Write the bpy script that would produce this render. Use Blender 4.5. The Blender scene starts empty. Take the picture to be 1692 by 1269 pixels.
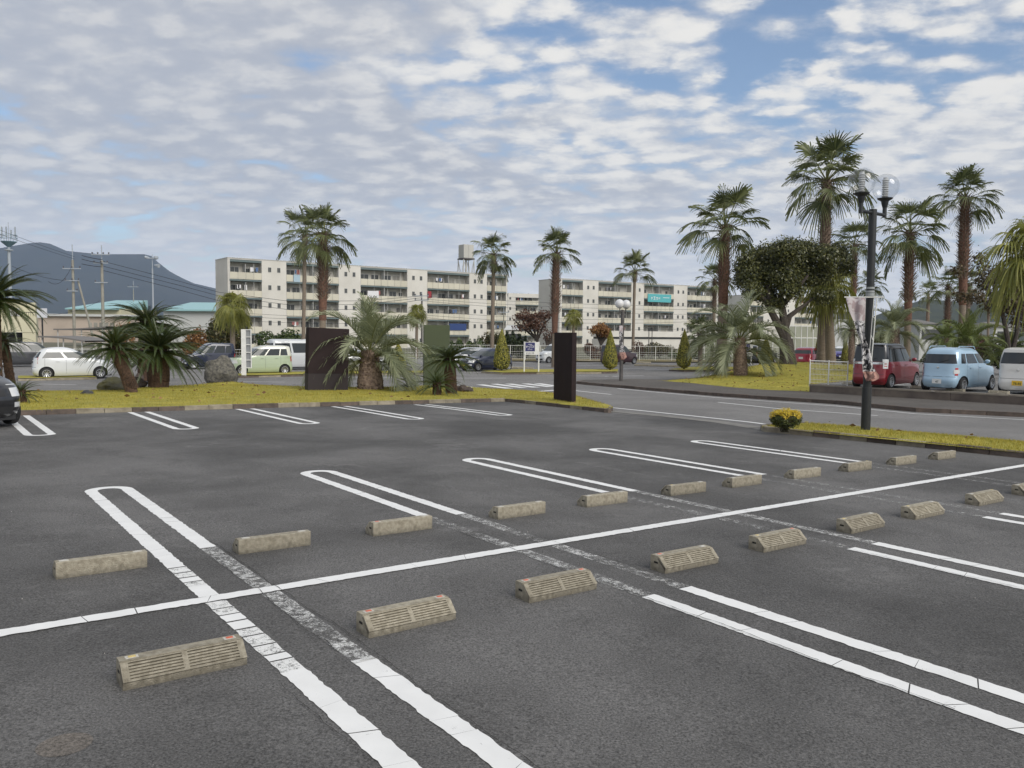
import bpy, bmesh, math, random
import numpy as np
from mathutils import Vector, Matrix, noise as mnoise
random.seed(7); RNG = np.random.default_rng(7)
S = bpy.context.scene
COL = S.collection
PI = math.pi; R_ = math.radians

# ------------------------------------------------------------------ camera
FPX = 1345.77; PITCH = .0597457; ROLL = .008; CH = 1.703
cam_d = bpy.data.cameras.new('camera'); cam = bpy.data.objects.new('camera', cam_d); COL.objects.link(cam)
cam_d.sensor_width = 36; cam_d.lens = 36 * FPX / 1692; cam_d.clip_start = .05; cam_d.clip_end = 30000
cam.matrix_world = Matrix.Translation((0, 0, CH)) @ Matrix.Rotation(PI/2 - PITCH, 4, 'X') @ Matrix.Rotation(ROLL, 4, 'Z')
S.camera = cam

# ------------------------------------------------------------------ sky and sun
SUN_EL, SUN_AZ = R_(38), R_(140)      # azimuth clockwise from straight ahead: over the right shoulder
world = bpy.data.worlds.new('World'); S.world = world; world.use_nodes = True
wn, wl = world.node_tree.nodes, world.node_tree.links
wn.clear()
def WN(t, **k):
    n = wn.new(t)
    for a, b in k.items(): setattr(n, a, b)
    return n
def wmath(op, a, b=None, c=None, clamp=False):
    n = wn.new('ShaderNodeMath'); n.operation = op; n.use_clamp = clamp
    for i, v in enumerate((a, b, c)):
        if v is None: continue
        if isinstance(v, (int, float)): n.inputs[i].default_value = v
        else: wl.new(v, n.inputs[i])
    return n.outputs[0]
def wsmooth(x, a, b):
    n = wn.new('ShaderNodeMapRange'); n.interpolation_type = 'SMOOTHSTEP'
    wl.new(x, n.inputs['Value']); n.inputs['From Min'].default_value = a; n.inputs['From Max'].default_value = b
    return n.outputs['Result']
def wmix(f, a, b):
    n = wn.new('ShaderNodeMix'); n.data_type = 'RGBA'
    for s, v in ((n.inputs[0], f), (n.inputs[6], a), (n.inputs[7], b)):
        if isinstance(v, (int, float)): s.default_value = v
        elif isinstance(v, tuple): s.default_value = (*v, 1)
        else: wl.new(v, s)
    return n.outputs[2]
out = WN('ShaderNodeOutputWorld')
sky = WN('ShaderNodeTexSky', sky_type='NISHITA', sun_disc=False, sun_elevation=SUN_EL, sun_rotation=SUN_AZ, air_density=1.0, dust_density=1.2, ozone_density=1.5)
bg_sky = WN('ShaderNodeBackground'); bg_sky.inputs[1].default_value = .125
wl.new(sky.outputs[0], bg_sky.inputs[0])
tc = WN('ShaderNodeTexCoord'); sep = WN('ShaderNodeSeparateXYZ'); wl.new(tc.outputs['Generated'], sep.inputs[0])
zc = wmath('MAXIMUM', sep.outputs[2], .0)
zz = wmath('ADD', zc, .20)
px = wmath('DIVIDE', sep.outputs[0], zz); py = wmath('DIVIDE', sep.outputs[1], zz)
cmb = WN('ShaderNodeCombineXYZ'); wl.new(px, cmb.inputs[0]); wl.new(py, cmb.inputs[1])
rot = WN('ShaderNodeMapping'); wl.new(cmb.outputs[0], rot.inputs[0]); rot.inputs['Rotation'].default_value = (0, 0, R_(20)); rot.inputs['Scale'].default_value = (1.0, 1.25, 1)
def wnoise(vec, scale, detail=4, rough=.55, dist=0, off=(0, 0, 0)):
    m = WN('ShaderNodeMapping'); wl.new(vec, m.inputs[0]); m.inputs['Location'].default_value = off
    n = WN('ShaderNodeTexNoise'); wl.new(m.outputs[0], n.inputs['Vector'])
    n.inputs['Scale'].default_value = scale; n.inputs['Detail'].default_value = detail; n.inputs['Roughness'].default_value = rough; n.inputs['Distortion'].default_value = dist
    return n.outputs[0]
V0 = rot.outputs[0]
big = wnoise(V0, .9, 3, .5, .3, (3.1, 1.7, 0))
mid = wnoise(V0, 2.6, 4, .5, .2, (0, 5, 0))
puff = wnoise(V0, 10.5, 6, .62, .25)
vor = WN('ShaderNodeTexVoronoi', feature='SMOOTH_F1'); vor.inputs['Scale'].default_value = 9.0; vor.inputs['Smoothness'].default_value = .65; vor.inputs['Randomness'].default_value = .85
wadd = WN('ShaderNodeVectorMath', operation='MULTIPLY_ADD')
nz = WN('ShaderNodeTexNoise'); nz.inputs['Scale'].default_value = 5; nz.inputs['Detail'].default_value = 5; nz.inputs['Roughness'].default_value = .6; wl.new(V0, nz.inputs['Vector'])
wl.new(nz.outputs['Color'], wadd.inputs[0]); wadd.inputs[1].default_value = (.22, .22, 0); wl.new(V0, wadd.inputs[2]); wl.new(wadd.outputs[0], vor.inputs['Vector'])
cell = wmath('SUBTRACT', 1.0, wmath('MULTIPLY', vor.outputs['Distance'], 1.6))
# cover: solid to the left and low down, breaking up high on the right
dens = wmath('ADD', wmath('MULTIPLY', big, .75), wmath('MULTIPLY', mid, .70))
dens = wmath('ADD', dens, wmath('MULTIPLY', cell, .55))
dens = wmath('ADD', dens, wmath('MULTIPLY', puff, .45))
side = wmath('MULTIPLY', wsmooth(sep.outputs[0], -.25, .55), -.03)
high = wmath('MULTIPLY', wsmooth(sep.outputs[2], .10, .34), -.11)
dens = wmath('ADD', dens, wmath('ADD', side, wmath('MULTIPLY', high, wsmooth(sep.outputs[0], -.20, .35))))
cover = wmath('MAXIMUM', wsmooth(dens, .62, .98), wmath('MULTIPLY', wsmooth(sep.outputs[2], .13, .02), .93))
thick = wsmooth(wmath('ADD', wmath('MULTIPLY', big, .8), wmath('ADD', wmath('MULTIPLY', mid, .9), wmath('MULTIPLY', wsmooth(sep.outputs[0], .45, -.45), .34))), .86, 1.18)
lit = wsmooth(wmath('ADD', wmath('MULTIPLY', puff, .85), wmath('MULTIPLY', cell, .42)), .33, .78)
lit = wmath('MULTIPLY', lit, wmath('MULTIPLY_ADD', wsmooth(sep.outputs[0], -.40, .10), .28, .72))
hor = wsmooth(sep.outputs[2], .20, .0)
c1 = wmix(lit, (.49, .52, .575), (.84, .82, .77))
c2 = wmix(wmath('MULTIPLY', thick, .62), c1, (.40, .415, .455))
c2 = wmix(wmath('MULTIPLY', wmath('MULTIPLY', lit, lit), .62), c2, (.86, .83, .77))
c3 = wmix(wmath('MULTIPLY', hor, .80), c2, (.86, .885, .92))
cl = WN('ShaderNodeBackground'); wl.new(c3, cl.inputs[0]); cl.inputs[1].default_value = 1.0
mx = WN('ShaderNodeMixShader'); wl.new(wmath('MULTIPLY', cover, .93), mx.inputs[0]); wl.new(bg_sky.outputs[0], mx.inputs[1]); wl.new(cl.outputs[0], mx.inputs[2])
wl.new(mx.outputs[0], out.inputs[0])
sd = bpy.data.lights.new('sun', 'SUN'); sd.energy = 2.0; sd.angle = R_(40); sd.color = (1, .955, .88)
sun = bpy.data.objects.new('sun', sd); COL.objects.link(sun)
sdir = Vector((math.sin(SUN_AZ)*math.cos(SUN_EL), math.cos(SUN_AZ)*math.cos(SUN_EL), math.sin(SUN_EL)))
sun.rotation_euler = sdir.to_track_quat('Z', 'Y').to_euler(); sun.location = (0, 0, 50)
S.view_settings.view_transform = 'Standard'; S.view_settings.look = 'None'; S.view_settings.exposure = .2; S.view_settings.gamma = 1
S.cycles.max_bounces = 6; S.cycles.transparent_max_bounces = 12; S.cycles.volume_bounces = 0

# ------------------------------------------------------------------ terrain height and pixel rays
def G(x, y):
    s = min(.8, max(-.3, .01113*x + .01336*y))
    w = min(1, max(0, (y-20)/22)); w = w*w*(3-2*w)
    return -(s*(1-w) + .72*w)
_cr, _sr = math.cos(ROLL), math.sin(ROLL); _ca, _sa = math.cos(PI/2-PITCH), math.sin(PI/2-PITCH)
def ray(px, py):
    x, y, z = px-846, 634.5-py, -FPX
    x, y = _cr*x-_sr*y, _sr*x+_cr*y
    return x, _ca*y-_sa*z, _sa*y+_ca*z
def pt(px, py, Y):
    d = ray(px, py); t = Y/d[1]; return Vector((d[0]*t, Y, CH+d[2]*t))
def at(px, py, lift=0.0):
    d = ray(px, py); dx, dz = d[0]/d[1], d[2]/d[1]; t = 1.0
    while t < 3000 and CH+t*dz > G(t*dx, t)+lift: t += .01+t*.0015
    return Vector((t*dx, t, G(t*dx, t)+lift))
def ax(px, Y):
    return pt(px, 555, Y).x
# parking bay grid (u along the rows, v away from the camera)
OU = Vector((-1.812, 5.3663, 0)); UU = Vector((.80631, .59151, 0)); VV = Vector((-.59151, .80631, 0))
def uv(u, v, lift=0.0):
    p = OU + UU*u + VV*v; p.z = G(p.x, p.y)+lift; return p
ANG = math.atan2(UU.y, UU.x)

# ------------------------------------------------------------------ materials
MC = {}
def mat(name, col, rough=.7, var=0.0, vscale=6, bump=0.0, bscale=40, metal=0, spec=.5, coat=0, col2=None, island=0.0, objvar=0.0, transm=0, coord='Object', detail=5, stretch=None):
    if name in MC: return MC[name]
    m = bpy.data.materials.new(name); m.use_nodes = True; n, l = m.node_tree.nodes, m.node_tree.links
    b = n['Principled BSDF']; b.inputs['Roughness'].default_value = rough; b.inputs['Metallic'].default_value = metal
    b.inputs['Specular IOR Level'].default_value = spec; b.inputs['Coat Weight'].default_value = coat; b.inputs['Coat Roughness'].default_value = .04
    b.inputs['Transmission Weight'].default_value = transm
    b.inputs['Base Color'].default_value = (*col, 1)
    if coord == 'World': g = n.new('ShaderNodeNewGeometry'); vec = g.outputs['Position']
    else: g = n.new('ShaderNodeTexCoord'); vec = g.outputs['Object']
    if stretch:
        mp = n.new('ShaderNodeMapping'); mp.inputs['Scale'].default_value = stretch; l.new(vec, mp.inputs[0]); vec = mp.outputs[0]
    src = None
    if var or col2:
        t = n.new('ShaderNodeTexNoise'); t.inputs['Scale'].default_value = vscale; t.inputs['Detail'].default_value = detail; t.inputs['Roughness'].default_value = .6
        l.new(vec, t.inputs['Vector'])
        r = n.new('ShaderNodeMapRange'); r.inputs['From Min'].default_value = .34; r.inputs['From Max'].default_value = .66; l.new(t.outputs[0], r.inputs['Value'])
        mxn = n.new('ShaderNodeMix'); mxn.data_type = 'RGBA'; l.new(r.outputs[0], mxn.inputs[0])
        c2 = col2 or tuple(c*(1-var) for c in col); c1_ = col if col2 else tuple(min(1, c*(1+var)) for c in col)
        mxn.inputs[6].default_value = (*c1_, 1); mxn.inputs[7].default_value = (*c2, 1); src = mxn.outputs[2]
    for amt, kind in ((island, 'i'), (objvar, 'o')):
        if not amt: continue
        if kind == 'i': q = n.new('ShaderNodeNewGeometry'); rnd = q.outputs['Random Per Island']
        else: q = n.new('ShaderNodeObjectInfo'); rnd = q.outputs['Random']
        mr = n.new('ShaderNodeMapRange'); l.new(rnd, mr.inputs['Value']); mr.inputs['To Min'].default_value = 1-amt; mr.inputs['To Max'].default_value = 1+amt
        vm = n.new('ShaderNodeVectorMath'); vm.operation = 'SCALE'
        if src: l.new(src, vm.inputs[0])
        else: vm.inputs[0].default_value = col
        l.new(mr.outputs[0], vm.inputs['Scale']); src = vm.outputs[0]
    if src: l.new(src, b.inputs['Base Color'])
    if bump:
        t = n.new('ShaderNodeTexNoise'); t.inputs['Scale'].default_value = bscale; t.inputs['Detail'].default_value = 5; l.new(vec, t.inputs['Vector'])
        bm_ = n.new('ShaderNodeBump'); bm_.inputs['Strength'].default_value = bump; bm_.inputs['Distance'].default_value = .02
        l.new(t.outputs[0], bm_.inputs['Height']); l.new(bm_.outputs[0], b.inputs['Normal'])
    MC[name] = m; return m
def leafmat(name, c1, c2, rough=.45, trans=.25, island=.35, objvar=.0):
    if name in MC: return MC[name]
    m = mat(name, c1, rough, island=.001)
    n, l = m.node_tree.nodes, m.node_tree.links; b = n['Principled BSDF']
    q = n.new('ShaderNodeNewGeometry'); mxn = n.new('ShaderNodeMix'); mxn.data_type = 'RGBA'
    src = q.outputs['Random Per Island']
    if objvar:
        oi = n.new('ShaderNodeObjectInfo'); ad = n.new('ShaderNodeMath'); ad.operation = 'MULTIPLY_ADD'; l.new(oi.outputs['Random'], ad.inputs[0]); ad.inputs[1].default_value = objvar
        m2 = n.new('ShaderNodeMath'); m2.operation = 'MULTIPLY'; l.new(src, m2.inputs[0]); m2.inputs[1].default_value = 1-objvar
        l.new(m2.outputs[0], ad.inputs[2]); src = ad.outputs[0]
    l.new(src, mxn.inputs[0]); mxn.inputs[6].default_value = (*c1, 1); mxn.inputs[7].default_value = (*c2, 1)
    l.new(mxn.outputs[2], b.inputs['Base Color'])
    tr = n.new('ShaderNodeBsdfTranslucent'); l.new(mxn.outputs[2], tr.inputs[0])
    ms = n.new('ShaderNodeMixShader'); ms.inputs[0].default_value = trans; l.new(b.outputs[0], ms.inputs[1]); l.new(tr.outputs[0], ms.inputs[2])
    l.new(ms.outputs[0], n['Material Output'].inputs[0]); return m
def asphalt(name, base, warm=0.0, stain=.35, patch=1.0):
    m = bpy.data.materials.new(name); m.use_nodes = True; n, l = m.node_tree.nodes, m.node_tree.links; b = n['Principled BSDF']
    g = n.new('ShaderNodeNewGeometry'); pos = g.outputs['Position']
    def nz_(scale, det=4, rough=.6, dist=0):
        t = n.new('ShaderNodeTexNoise'); t.inputs['Scale'].default_value = scale; t.inputs['Detail'].default_value = det; t.inputs['Roughness'].default_value = rough; t.inputs['Distortion'].default_value = dist
        l.new(pos, t.inputs['Vector']); return t.outputs[0]
    def mr(v, a, b_, c, d, sm=False):
        q = n.new('ShaderNodeMapRange'); l.new(v, q.inputs[0]); q.inputs[1].default_value = a; q.inputs[2].default_value = b_; q.inputs[3].default_value = c; q.inputs[4].default_value = d
        if sm: q.interpolation_type = 'SMOOTHSTEP'
        return q.outputs[0]
    def mul(a, b_):
        q = n.new('ShaderNodeMath'); q.operation = 'MULTIPLY'; l.new(a, q.inputs[0])
        if isinstance(b_, float): q.inputs[1].default_value = b_
        else: l.new(b_, q.inputs[1])
        return q.outputs[0]
    def add(a, b_):
        q = n.new('ShaderNodeMath'); q.operation = 'ADD'; l.new(a, q.inputs[0]); l.new(b_, q.inputs[1]); return q.outputs[0]
    big_ = mr(nz_(.33, 4, .55, .4), .32, .68, 1-stain, 1+stain, True)
    mid_ = mr(nz_(1.5, 5, .62, .7), .3, .7, 1-stain*.45, 1+stain*.45)
    fine = mr(nz_(82, 4, .85), .33, .67, .22, 1.86)
    fin2 = mr(nz_(28, 3, .6), .3, .7, .91, 1.09)
    v = mul(mul(mul(big_, mid_), fine), fin2)
    # dusty scuffs and pale aggregate chips
    dust = mr(mul(nz_(2.2, 6, .7, 1.5), nz_(.5, 2)), .31, .44, 0.0, .40*patch, True)
    vo = n.new('ShaderNodeTexVoronoi'); vo.inputs['Scale'].default_value = 38; l.new(pos, vo.inputs['Vector'])
    vsel = n.new('ShaderNodeSeparateColor'); l.new(vo.outputs['Color'], vsel.inputs[0])
    chip = mul(mr(vo.outputs['Distance'], .0, .13, 1.0, 0.0), mr(vsel.outputs[0], .90, .93, 0.0, 1.0))
    chip = mul(chip, mr(nz_(.9, 2), .42, .62, .15, 1.0))
    v = add(v, dust); v = add(v, mul(chip, 3.6*patch))
    vm = n.new('ShaderNodeVectorMath'); vm.operation = 'SCALE'; vm.inputs[0].default_value = (base*(1+warm), base, base*(1-warm)); l.new(v, vm.inputs['Scale'])
    l.new(vm.outputs[0], b.inputs['Base Color']); b.inputs['Roughness'].default_value = .86; b.inputs['Specular IOR Level'].default_value = .30
    bu = n.new('ShaderNodeBump'); bu.inputs['Strength'].default_value = .8; bu.inputs['Distance'].default_value = .006
    l.new(add(mul(nz_(120, 2, .7), 1.0), mul(vo.outputs['Distance'], .6)), bu.inputs['Height']); l.new(bu.outputs[0], b.inputs['Normal'])
    MC[name] = m; return m
def paint(name, chip_lo, chip_hi, col=(.80, .80, .785), scale=(9, 60)):
    m = bpy.data.materials.new(name); m.use_nodes = True; n, l = m.node_tree.nodes, m.node_tree.links; b = n['Principled BSDF']
    g = n.new('ShaderNodeNewGeometry')
    a = n.new('ShaderNodeTexNoise'); a.inputs['Scale'].default_value = scale[0]; a.inputs['Detail'].default_value = 8; a.inputs['Roughness'].default_value = .78; l.new(g.outputs['Position'], a.inputs['Vector'])
    a2 = n.new('ShaderNodeTexNoise'); a2.inputs['Scale'].default_value = scale[1]; a2.inputs['Detail'].default_value = 4; a2.inputs['Roughness'].default_value = .8; a2.inputs['Distortion'].default_value = 1.2; l.new(g.outputs['Position'], a2.inputs['Vector'])
    ad = n.new('ShaderNodeMath'); ad.operation = 'ADD'; l.new(a.outputs[0], ad.inputs[0]); l.new(a2.outputs[0], ad.inputs[1])
    mr = n.new('ShaderNodeMapRange'); l.new(ad.outputs[0], mr.inputs[0]); mr.inputs[1].default_value = chip_lo; mr.inputs[2].default_value = chip_hi
    d = n.new('ShaderNodeTexNoise'); d.inputs['Scale'].default_value = 5; d.inputs['Detail'].default_value = 6; l.new(g.outputs['Position'], d.inputs['Vector'])
    mx_ = n.new('ShaderNodeMix'); mx_.data_type = 'RGBA'; l.new(d.outputs[0], mx_.inputs[0]); mx_.inputs[6].default_value = (*[c*.86 for c in col], 1); mx_.inputs[7].default_value = (*[min(1, c*1.08) for c in col], 1)
    l.new(mx_.outputs[2], b.inputs['Base Color']); b.inputs['Roughness'].default_value = .6
    tr = n.new('ShaderNodeBsdfTransparent'); ms = n.new('ShaderNodeMixShader'); l.new(mr.outputs[0], ms.inputs[0]); l.new(tr.outputs[0], ms.inputs[1]); l.new(b.outputs[0], ms.inputs[2])
    l.new(ms.outputs[0], n['Material Output'].inputs[0]); MC[name] = m; return m
def flat(name, col, rough=.6, **k): return mat(name, col, rough, **k)

M_ROAD = asphalt('road_asphalt', .178, .03, .12, .4)
M_LOT = asphalt('lot_asphalt', .106, .026, .30, 1.0)
M_PAVE = asphalt('pavement_asphalt', .095, .10, .12, .5)
M_PAINT = paint('white_paint', .70, .78)
M_WORN = paint('worn_paint', .97, 1.11, (.66, .66, .64), (17, 85))
M_HALF = paint('half_worn_paint', .84, .97, (.76, .76, .74), (15, 75))
M_FAINT = paint('faint_paint', 1.02, 1.18, (.58, .58, .56), (14, 85))
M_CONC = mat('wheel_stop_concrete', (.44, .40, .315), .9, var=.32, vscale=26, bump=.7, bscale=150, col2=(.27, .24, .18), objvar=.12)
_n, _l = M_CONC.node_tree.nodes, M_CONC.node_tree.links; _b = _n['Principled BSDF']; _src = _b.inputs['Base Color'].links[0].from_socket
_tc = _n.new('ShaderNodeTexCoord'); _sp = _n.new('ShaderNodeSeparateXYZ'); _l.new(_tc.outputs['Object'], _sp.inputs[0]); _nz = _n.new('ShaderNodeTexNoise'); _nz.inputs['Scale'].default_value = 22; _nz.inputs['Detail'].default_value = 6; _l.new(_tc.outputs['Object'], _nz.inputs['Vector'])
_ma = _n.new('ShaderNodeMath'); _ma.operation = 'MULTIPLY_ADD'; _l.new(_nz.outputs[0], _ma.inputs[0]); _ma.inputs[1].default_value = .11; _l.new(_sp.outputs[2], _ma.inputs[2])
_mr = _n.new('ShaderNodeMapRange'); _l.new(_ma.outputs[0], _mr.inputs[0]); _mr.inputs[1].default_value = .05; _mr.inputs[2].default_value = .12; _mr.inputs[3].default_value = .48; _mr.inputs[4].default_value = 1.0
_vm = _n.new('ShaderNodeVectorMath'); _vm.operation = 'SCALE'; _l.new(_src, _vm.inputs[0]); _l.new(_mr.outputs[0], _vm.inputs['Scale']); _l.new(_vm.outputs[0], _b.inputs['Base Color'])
M_KERBL = mat('pale_kerb', (.36, .32, .245), .9, vscale=5, col2=(.22, .19, .14), bump=.4, objvar=.15, coord='World')
M_KERBD = mat('brown_kerb', (.15, .115, .095), .92, vscale=5, col2=(.085, .07, .06), bump=.5, objvar=.25, coord='World')
M_WALL = mat('retaining_concrete', (.20, .165, .135), .92, vscale=1.3, col2=(.105, .085, .075), bump=.3, bscale=30, coord='World')
M_GRASS = mat('lawn', (.420, .355, .055), .95, vscale=1.4, col2=(.240, .230, .034), bump=.9, bscale=35, coord='World', detail=9)
M_BLADE = leafmat('grass_blades', (.50, .40, .080), (.250, .255, .035), .8, .3)

# ------------------------------------------------------------------ mesh helpers
def mesh_obj(name, verts, faces, m, parent=None, smooth=False, mats=None, midx=None, me=None):
    if me is None:
        me = bpy.data.meshes.new(name); me.from_pydata([tuple(v) for v in verts], [], faces)
        for mm in (mats or [m]): me.materials.append(mm)
        if midx is not None: me.polygons.foreach_set('material_index', midx)
        if smooth: me.polygons.foreach_set('use_smooth', [True]*len(me.polygons))
        me.update()
    o = bpy.data.objects.new(name, me); COL.objects.link(o)
    if parent: o.parent = parent
    return o
class MB:
    def __init__(s): s.v = []; s.f = []; s.m = []
    def add(s, v, f, mi=0):
        k = len(s.v); s.v += [tuple(q) for q in v]; s.f += [tuple(i+k for i in q) for q in f]; s.m += [mi]*len(f)
    def box(s, x0, x1, y0, y1, z0, z1, mi=0):
        s.add([(x0,y0,z0),(x1,y0,z0),(x1,y1,z0),(x0,y1,z0),(x0,y0,z1),(x1,y0,z1),(x1,y1,z1),(x0,y1,z1)],
              [(0,3,2,1),(4,5,6,7),(0,1,5,4),(1,2,6,5),(2,3,7,6),(3,0,4,7)], mi)
    def tube(s, pts, r, n=8, mi=0, cap=True):
        pts = [Vector(p) for p in pts]; rr = r if isinstance(r, (list, tuple)) else [r]*len(pts)
        vs = []; up = None
        for i, p in enumerate(pts):
            d = (pts[min(i+1, len(pts)-1)]-pts[max(i-1, 0)]).normalized()
            a = Vector((0, 0, 1)) if abs(d.z) < .9 else Vector((1, 0, 0))
            if up is not None: a = up
            x = (a - d*a.dot(d)).normalized(); up = x; y = d.cross(x)
            vs += [p + (x*math.cos(2*PI*k/n)+y*math.sin(2*PI*k/n))*rr[i] for k in range(n)]
        fs = [(i*n+k, i*n+(k+1) % n, (i+1)*n+(k+1) % n, (i+1)*n+k) for i in range(len(pts)-1) for k in range(n)]
        if cap: fs += [tuple(range(n))[::-1], tuple((len(pts)-1)*n+k for k in range(n))]
        s.add(vs, fs, mi)
    def lathe(s, prof, n=24, axis='z', c=(0, 0, 0), mi=0):
        vs = []
        for r, h in prof:
            for k in range(n):
                a = 2*PI*k/n; p = (r*math.cos(a), r*math.sin(a), h)
                if axis == 'y': p = (r*math.cos(a), h, r*math.sin(a))
                vs.append((p[0]+c[0], p[1]+c[1], p[2]+c[2]))
        fs = [(i*n+k, i*n+(k+1) % n, (i+1)*n+(k+1) % n, (i+1)*n+k) for i in range(len(prof)-1) for k in range(n)]
        s.add(vs, fs, mi)
    def sphere(s, c, r, n=16, k=10, mi=0):
        r = r if isinstance(r, tuple) else (r, r, r)
        vs = [(c[0]+r[0]*math.sin(PI*j/k)*math.cos(2*PI*i/n), c[1]+r[1]*math.sin(PI*j/k)*math.sin(2*PI*i/n), c[2]+r[2]*math.cos(PI*j/k)) for j in range(k+1) for i in range(n)]
        s.add(vs, [(j*n+i, (j+1)*n+i, (j+1)*n+(i+1) % n, j*n+(i+1) % n) for j in range(k) for i in range(n)], mi)
    def build(s, name, mats, parent=None, smooth=False, link=True):
        if not isinstance(mats, (list, tuple)): mats = [mats]
        o = mesh_obj(name, s.v, s.f, None, parent, smooth, mats, s.m)
        if smooth:
            try: o.data.set_sharp_from_angle(angle=R_(38))
            except Exception: pass
        return o
def tag(o, label, cat, group=None, kind=None):
    if label: o['label'] = label
    if cat: o['category'] = cat
    if group: o['group'] = group
    if kind: o['kind'] = kind
    return o
def struct(o): o['kind'] = 'structure'; return o
def empty(name, loc, rz=0, label=None, cat=None, group=None):
    o = bpy.data.objects.new(name, None); COL.objects.link(o); o.location = loc; o.rotation_euler = (0, 0, rz); o.empty_display_size = .3
    return tag(o, label, cat, group)
def copy_tree(o, parent=None):
    c = o.copy(); COL.objects.link(c)
    if parent: c.parent = parent
    for ch in list(o.children): copy_tree(ch, c)
    return c
def inst(name, me, parent, loc=(0, 0, 0), rot=(0, 0, 0), sc=1):
    o = bpy.data.objects.new(name, me); COL.objects.link(o); o.parent = parent; o.location = loc; o.rotation_euler = rot
    o.scale = (sc, sc, sc) if isinstance(sc, (int, float)) else sc
    return o
def sheet(name, poly, m, lift, step=1.5, hfun=None, fine=None):
    """polygon laid on the terrain, cut into cells so that it follows the slope"""
    bm = bmesh.new(); vs = [bm.verts.new((p[0], p[1], 0)) for p in poly]; bm.faces.new(vs)
    xs = [p[0] for p in poly]; ys = [p[1] for p in poly]
    for axis, lo, hi in ((0, min(xs), max(xs)), (1, min(ys), max(ys))):
        q = lo+step
        while q < hi:
            co = [0, 0, 0]; co[axis] = q; no = [0, 0, 0]; no[axis] = 1
            bmesh.ops.bisect_plane(bm, geom=bm.verts[:]+bm.edges[:]+bm.faces[:], plane_co=co, plane_no=no); q += step
    bmesh.ops.recalc_face_normals(bm, faces=bm.faces)
    for v in bm.verts: v.co.z = G(v.co.x, v.co.y)+lift+(hfun(v.co.x, v.co.y) if hfun else 0)
    for f in bm.faces:
        if f.normal.z < 0: f.normal_flip()
    bmesh.ops.triangulate(bm, faces=bm.faces)
    me = bpy.data.meshes.new(name); bm.to_mesh(me); bm.free(); me.materials.append(m)
    if hfun: me.polygons.foreach_set('use_smooth', [True]*len(me.polygons))
    o = bpy.data.objects.new(name, me); COL.objects.link(o); return struct(o)
def inpoly(x, y, poly):
    c = False; j = len(poly)-1
    for i in range(len(poly)):
        xi, yi, xj, yj = poly[i][0], poly[i][1], poly[j][0], poly[j][1]
        if (yi > y) != (yj > y) and x < (xj-xi)*(y-yi)/(yj-yi)+xi: c = not c
        j = i
    return c
def edge_dist(x, y, poly):
    d = 1e9
    for i in range(len(poly)):
        a = poly[i]; b = poly[(i+1) % len(poly)]; ex, ey = b[0]-a[0], b[1]-a[1]; L = ex*ex+ey*ey
        t = max(0, min(1, ((x-a[0])*ex+(y-a[1])*ey)/max(L, 1e-9))); d = min(d, math.hypot(x-a[0]-t*ex, y-a[1]-t*ey))
    return d

# ------------------------------------------------------------------ ground
def grid_sheet(name, xs, ys, m, dz):
    V = [(x, y, G(x, y)+dz) for y in ys for x in xs]; nx = len(xs)
    F = [(j*nx+i, j*nx+i+1, (j+1)*nx+i+1, (j+1)*nx+i) for j in range(len(ys)-1) for i in range(nx-1)]
    return struct(mesh_obj(name, V, F, m, smooth=True))
M_FAR = mat('distant_ground', (.10, .105, .06), .95, vscale=.02, col2=(.14, .13, .09), coord='World')
grid_sheet('ground', [-9000, -3000, -900, -300, -110, -70, -50, -35, -25, -15, -5, 5, 15, 25, 35, 50, 70, 110, 300, 900, 3000, 9000], [-900, -300, -100, -40, -20, -10, 0, 10, 20, 24, 28, 32, 36, 42, 60, 90, 150, 400, 1200, 4000, 9500], M_FAR, -.06)
grid_sheet('road', [-100, -80] + [x for x in range(-60, 61, 2)] + [80, 100], [y for y in range(-14, 60, 2)] + [62, 66, 70, 76, 84], M_ROAD, 0)
kerb0 = [uv(-60, 15.1), uv(-30, 15.1), uv(0, 15.0), uv(13.7, 15.6)]
tip = at(1010, 683); gut = [at(1100, 690), at(1230, 704), at(1262, 713)]; far_r = at(1692, 758)
dirr = (far_r-gut[-1]).normalized()
lot_poly = [uv(-60, -22), uv(-60, 15.3), kerb0[1], kerb0[2], kerb0[3], tip, gut[0], gut[1], gut[2], far_r, far_r+dirr*30, uv(60, -22)]
sheet('parking_lot', lot_poly, M_LOT, .004, 2.0)
M_GUT = mat('gutter_concrete', (.17, .165, .15), .9, vscale=3, col2=(.24, .23, .21), coord='World')
def ribbon(name, pts, w, m, lift, off=0.0, n=None):
    """a painted band along points on the ground"""
    out_ = []
    P = [Vector((p[0], p[1], 0)) for p in pts]; L = []
    for i in range(len(P)-1):
        k = max(1, int((P[i+1]-P[i]).length/.8))
        L += [P[i].lerp(P[i+1], j/k) for j in range(k)]
    L.append(P[-1]); V = []
    for i, p in enumerate(L):
        d = (L[min(i+1, len(L)-1)]-L[max(i-1, 0)]).normalized(); nn = Vector((-d.y, d.x, 0))
        for s_ in (-.5, .5):
            q = p+nn*(w*s_+off); V.append((q.x, q.y, G(q.x, q.y)+lift))
    F = [(2*i, 2*i+2, 2*i+3, 2*i+1) for i in range(len(L)-1)]
    o = mesh_obj(name, V, F, m); return struct(o)
ribbon('gutter', [at(1008, 680), at(1100, 688), at(1190, 698), at(1248, 707)], .42, M_GUT, .008)

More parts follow.
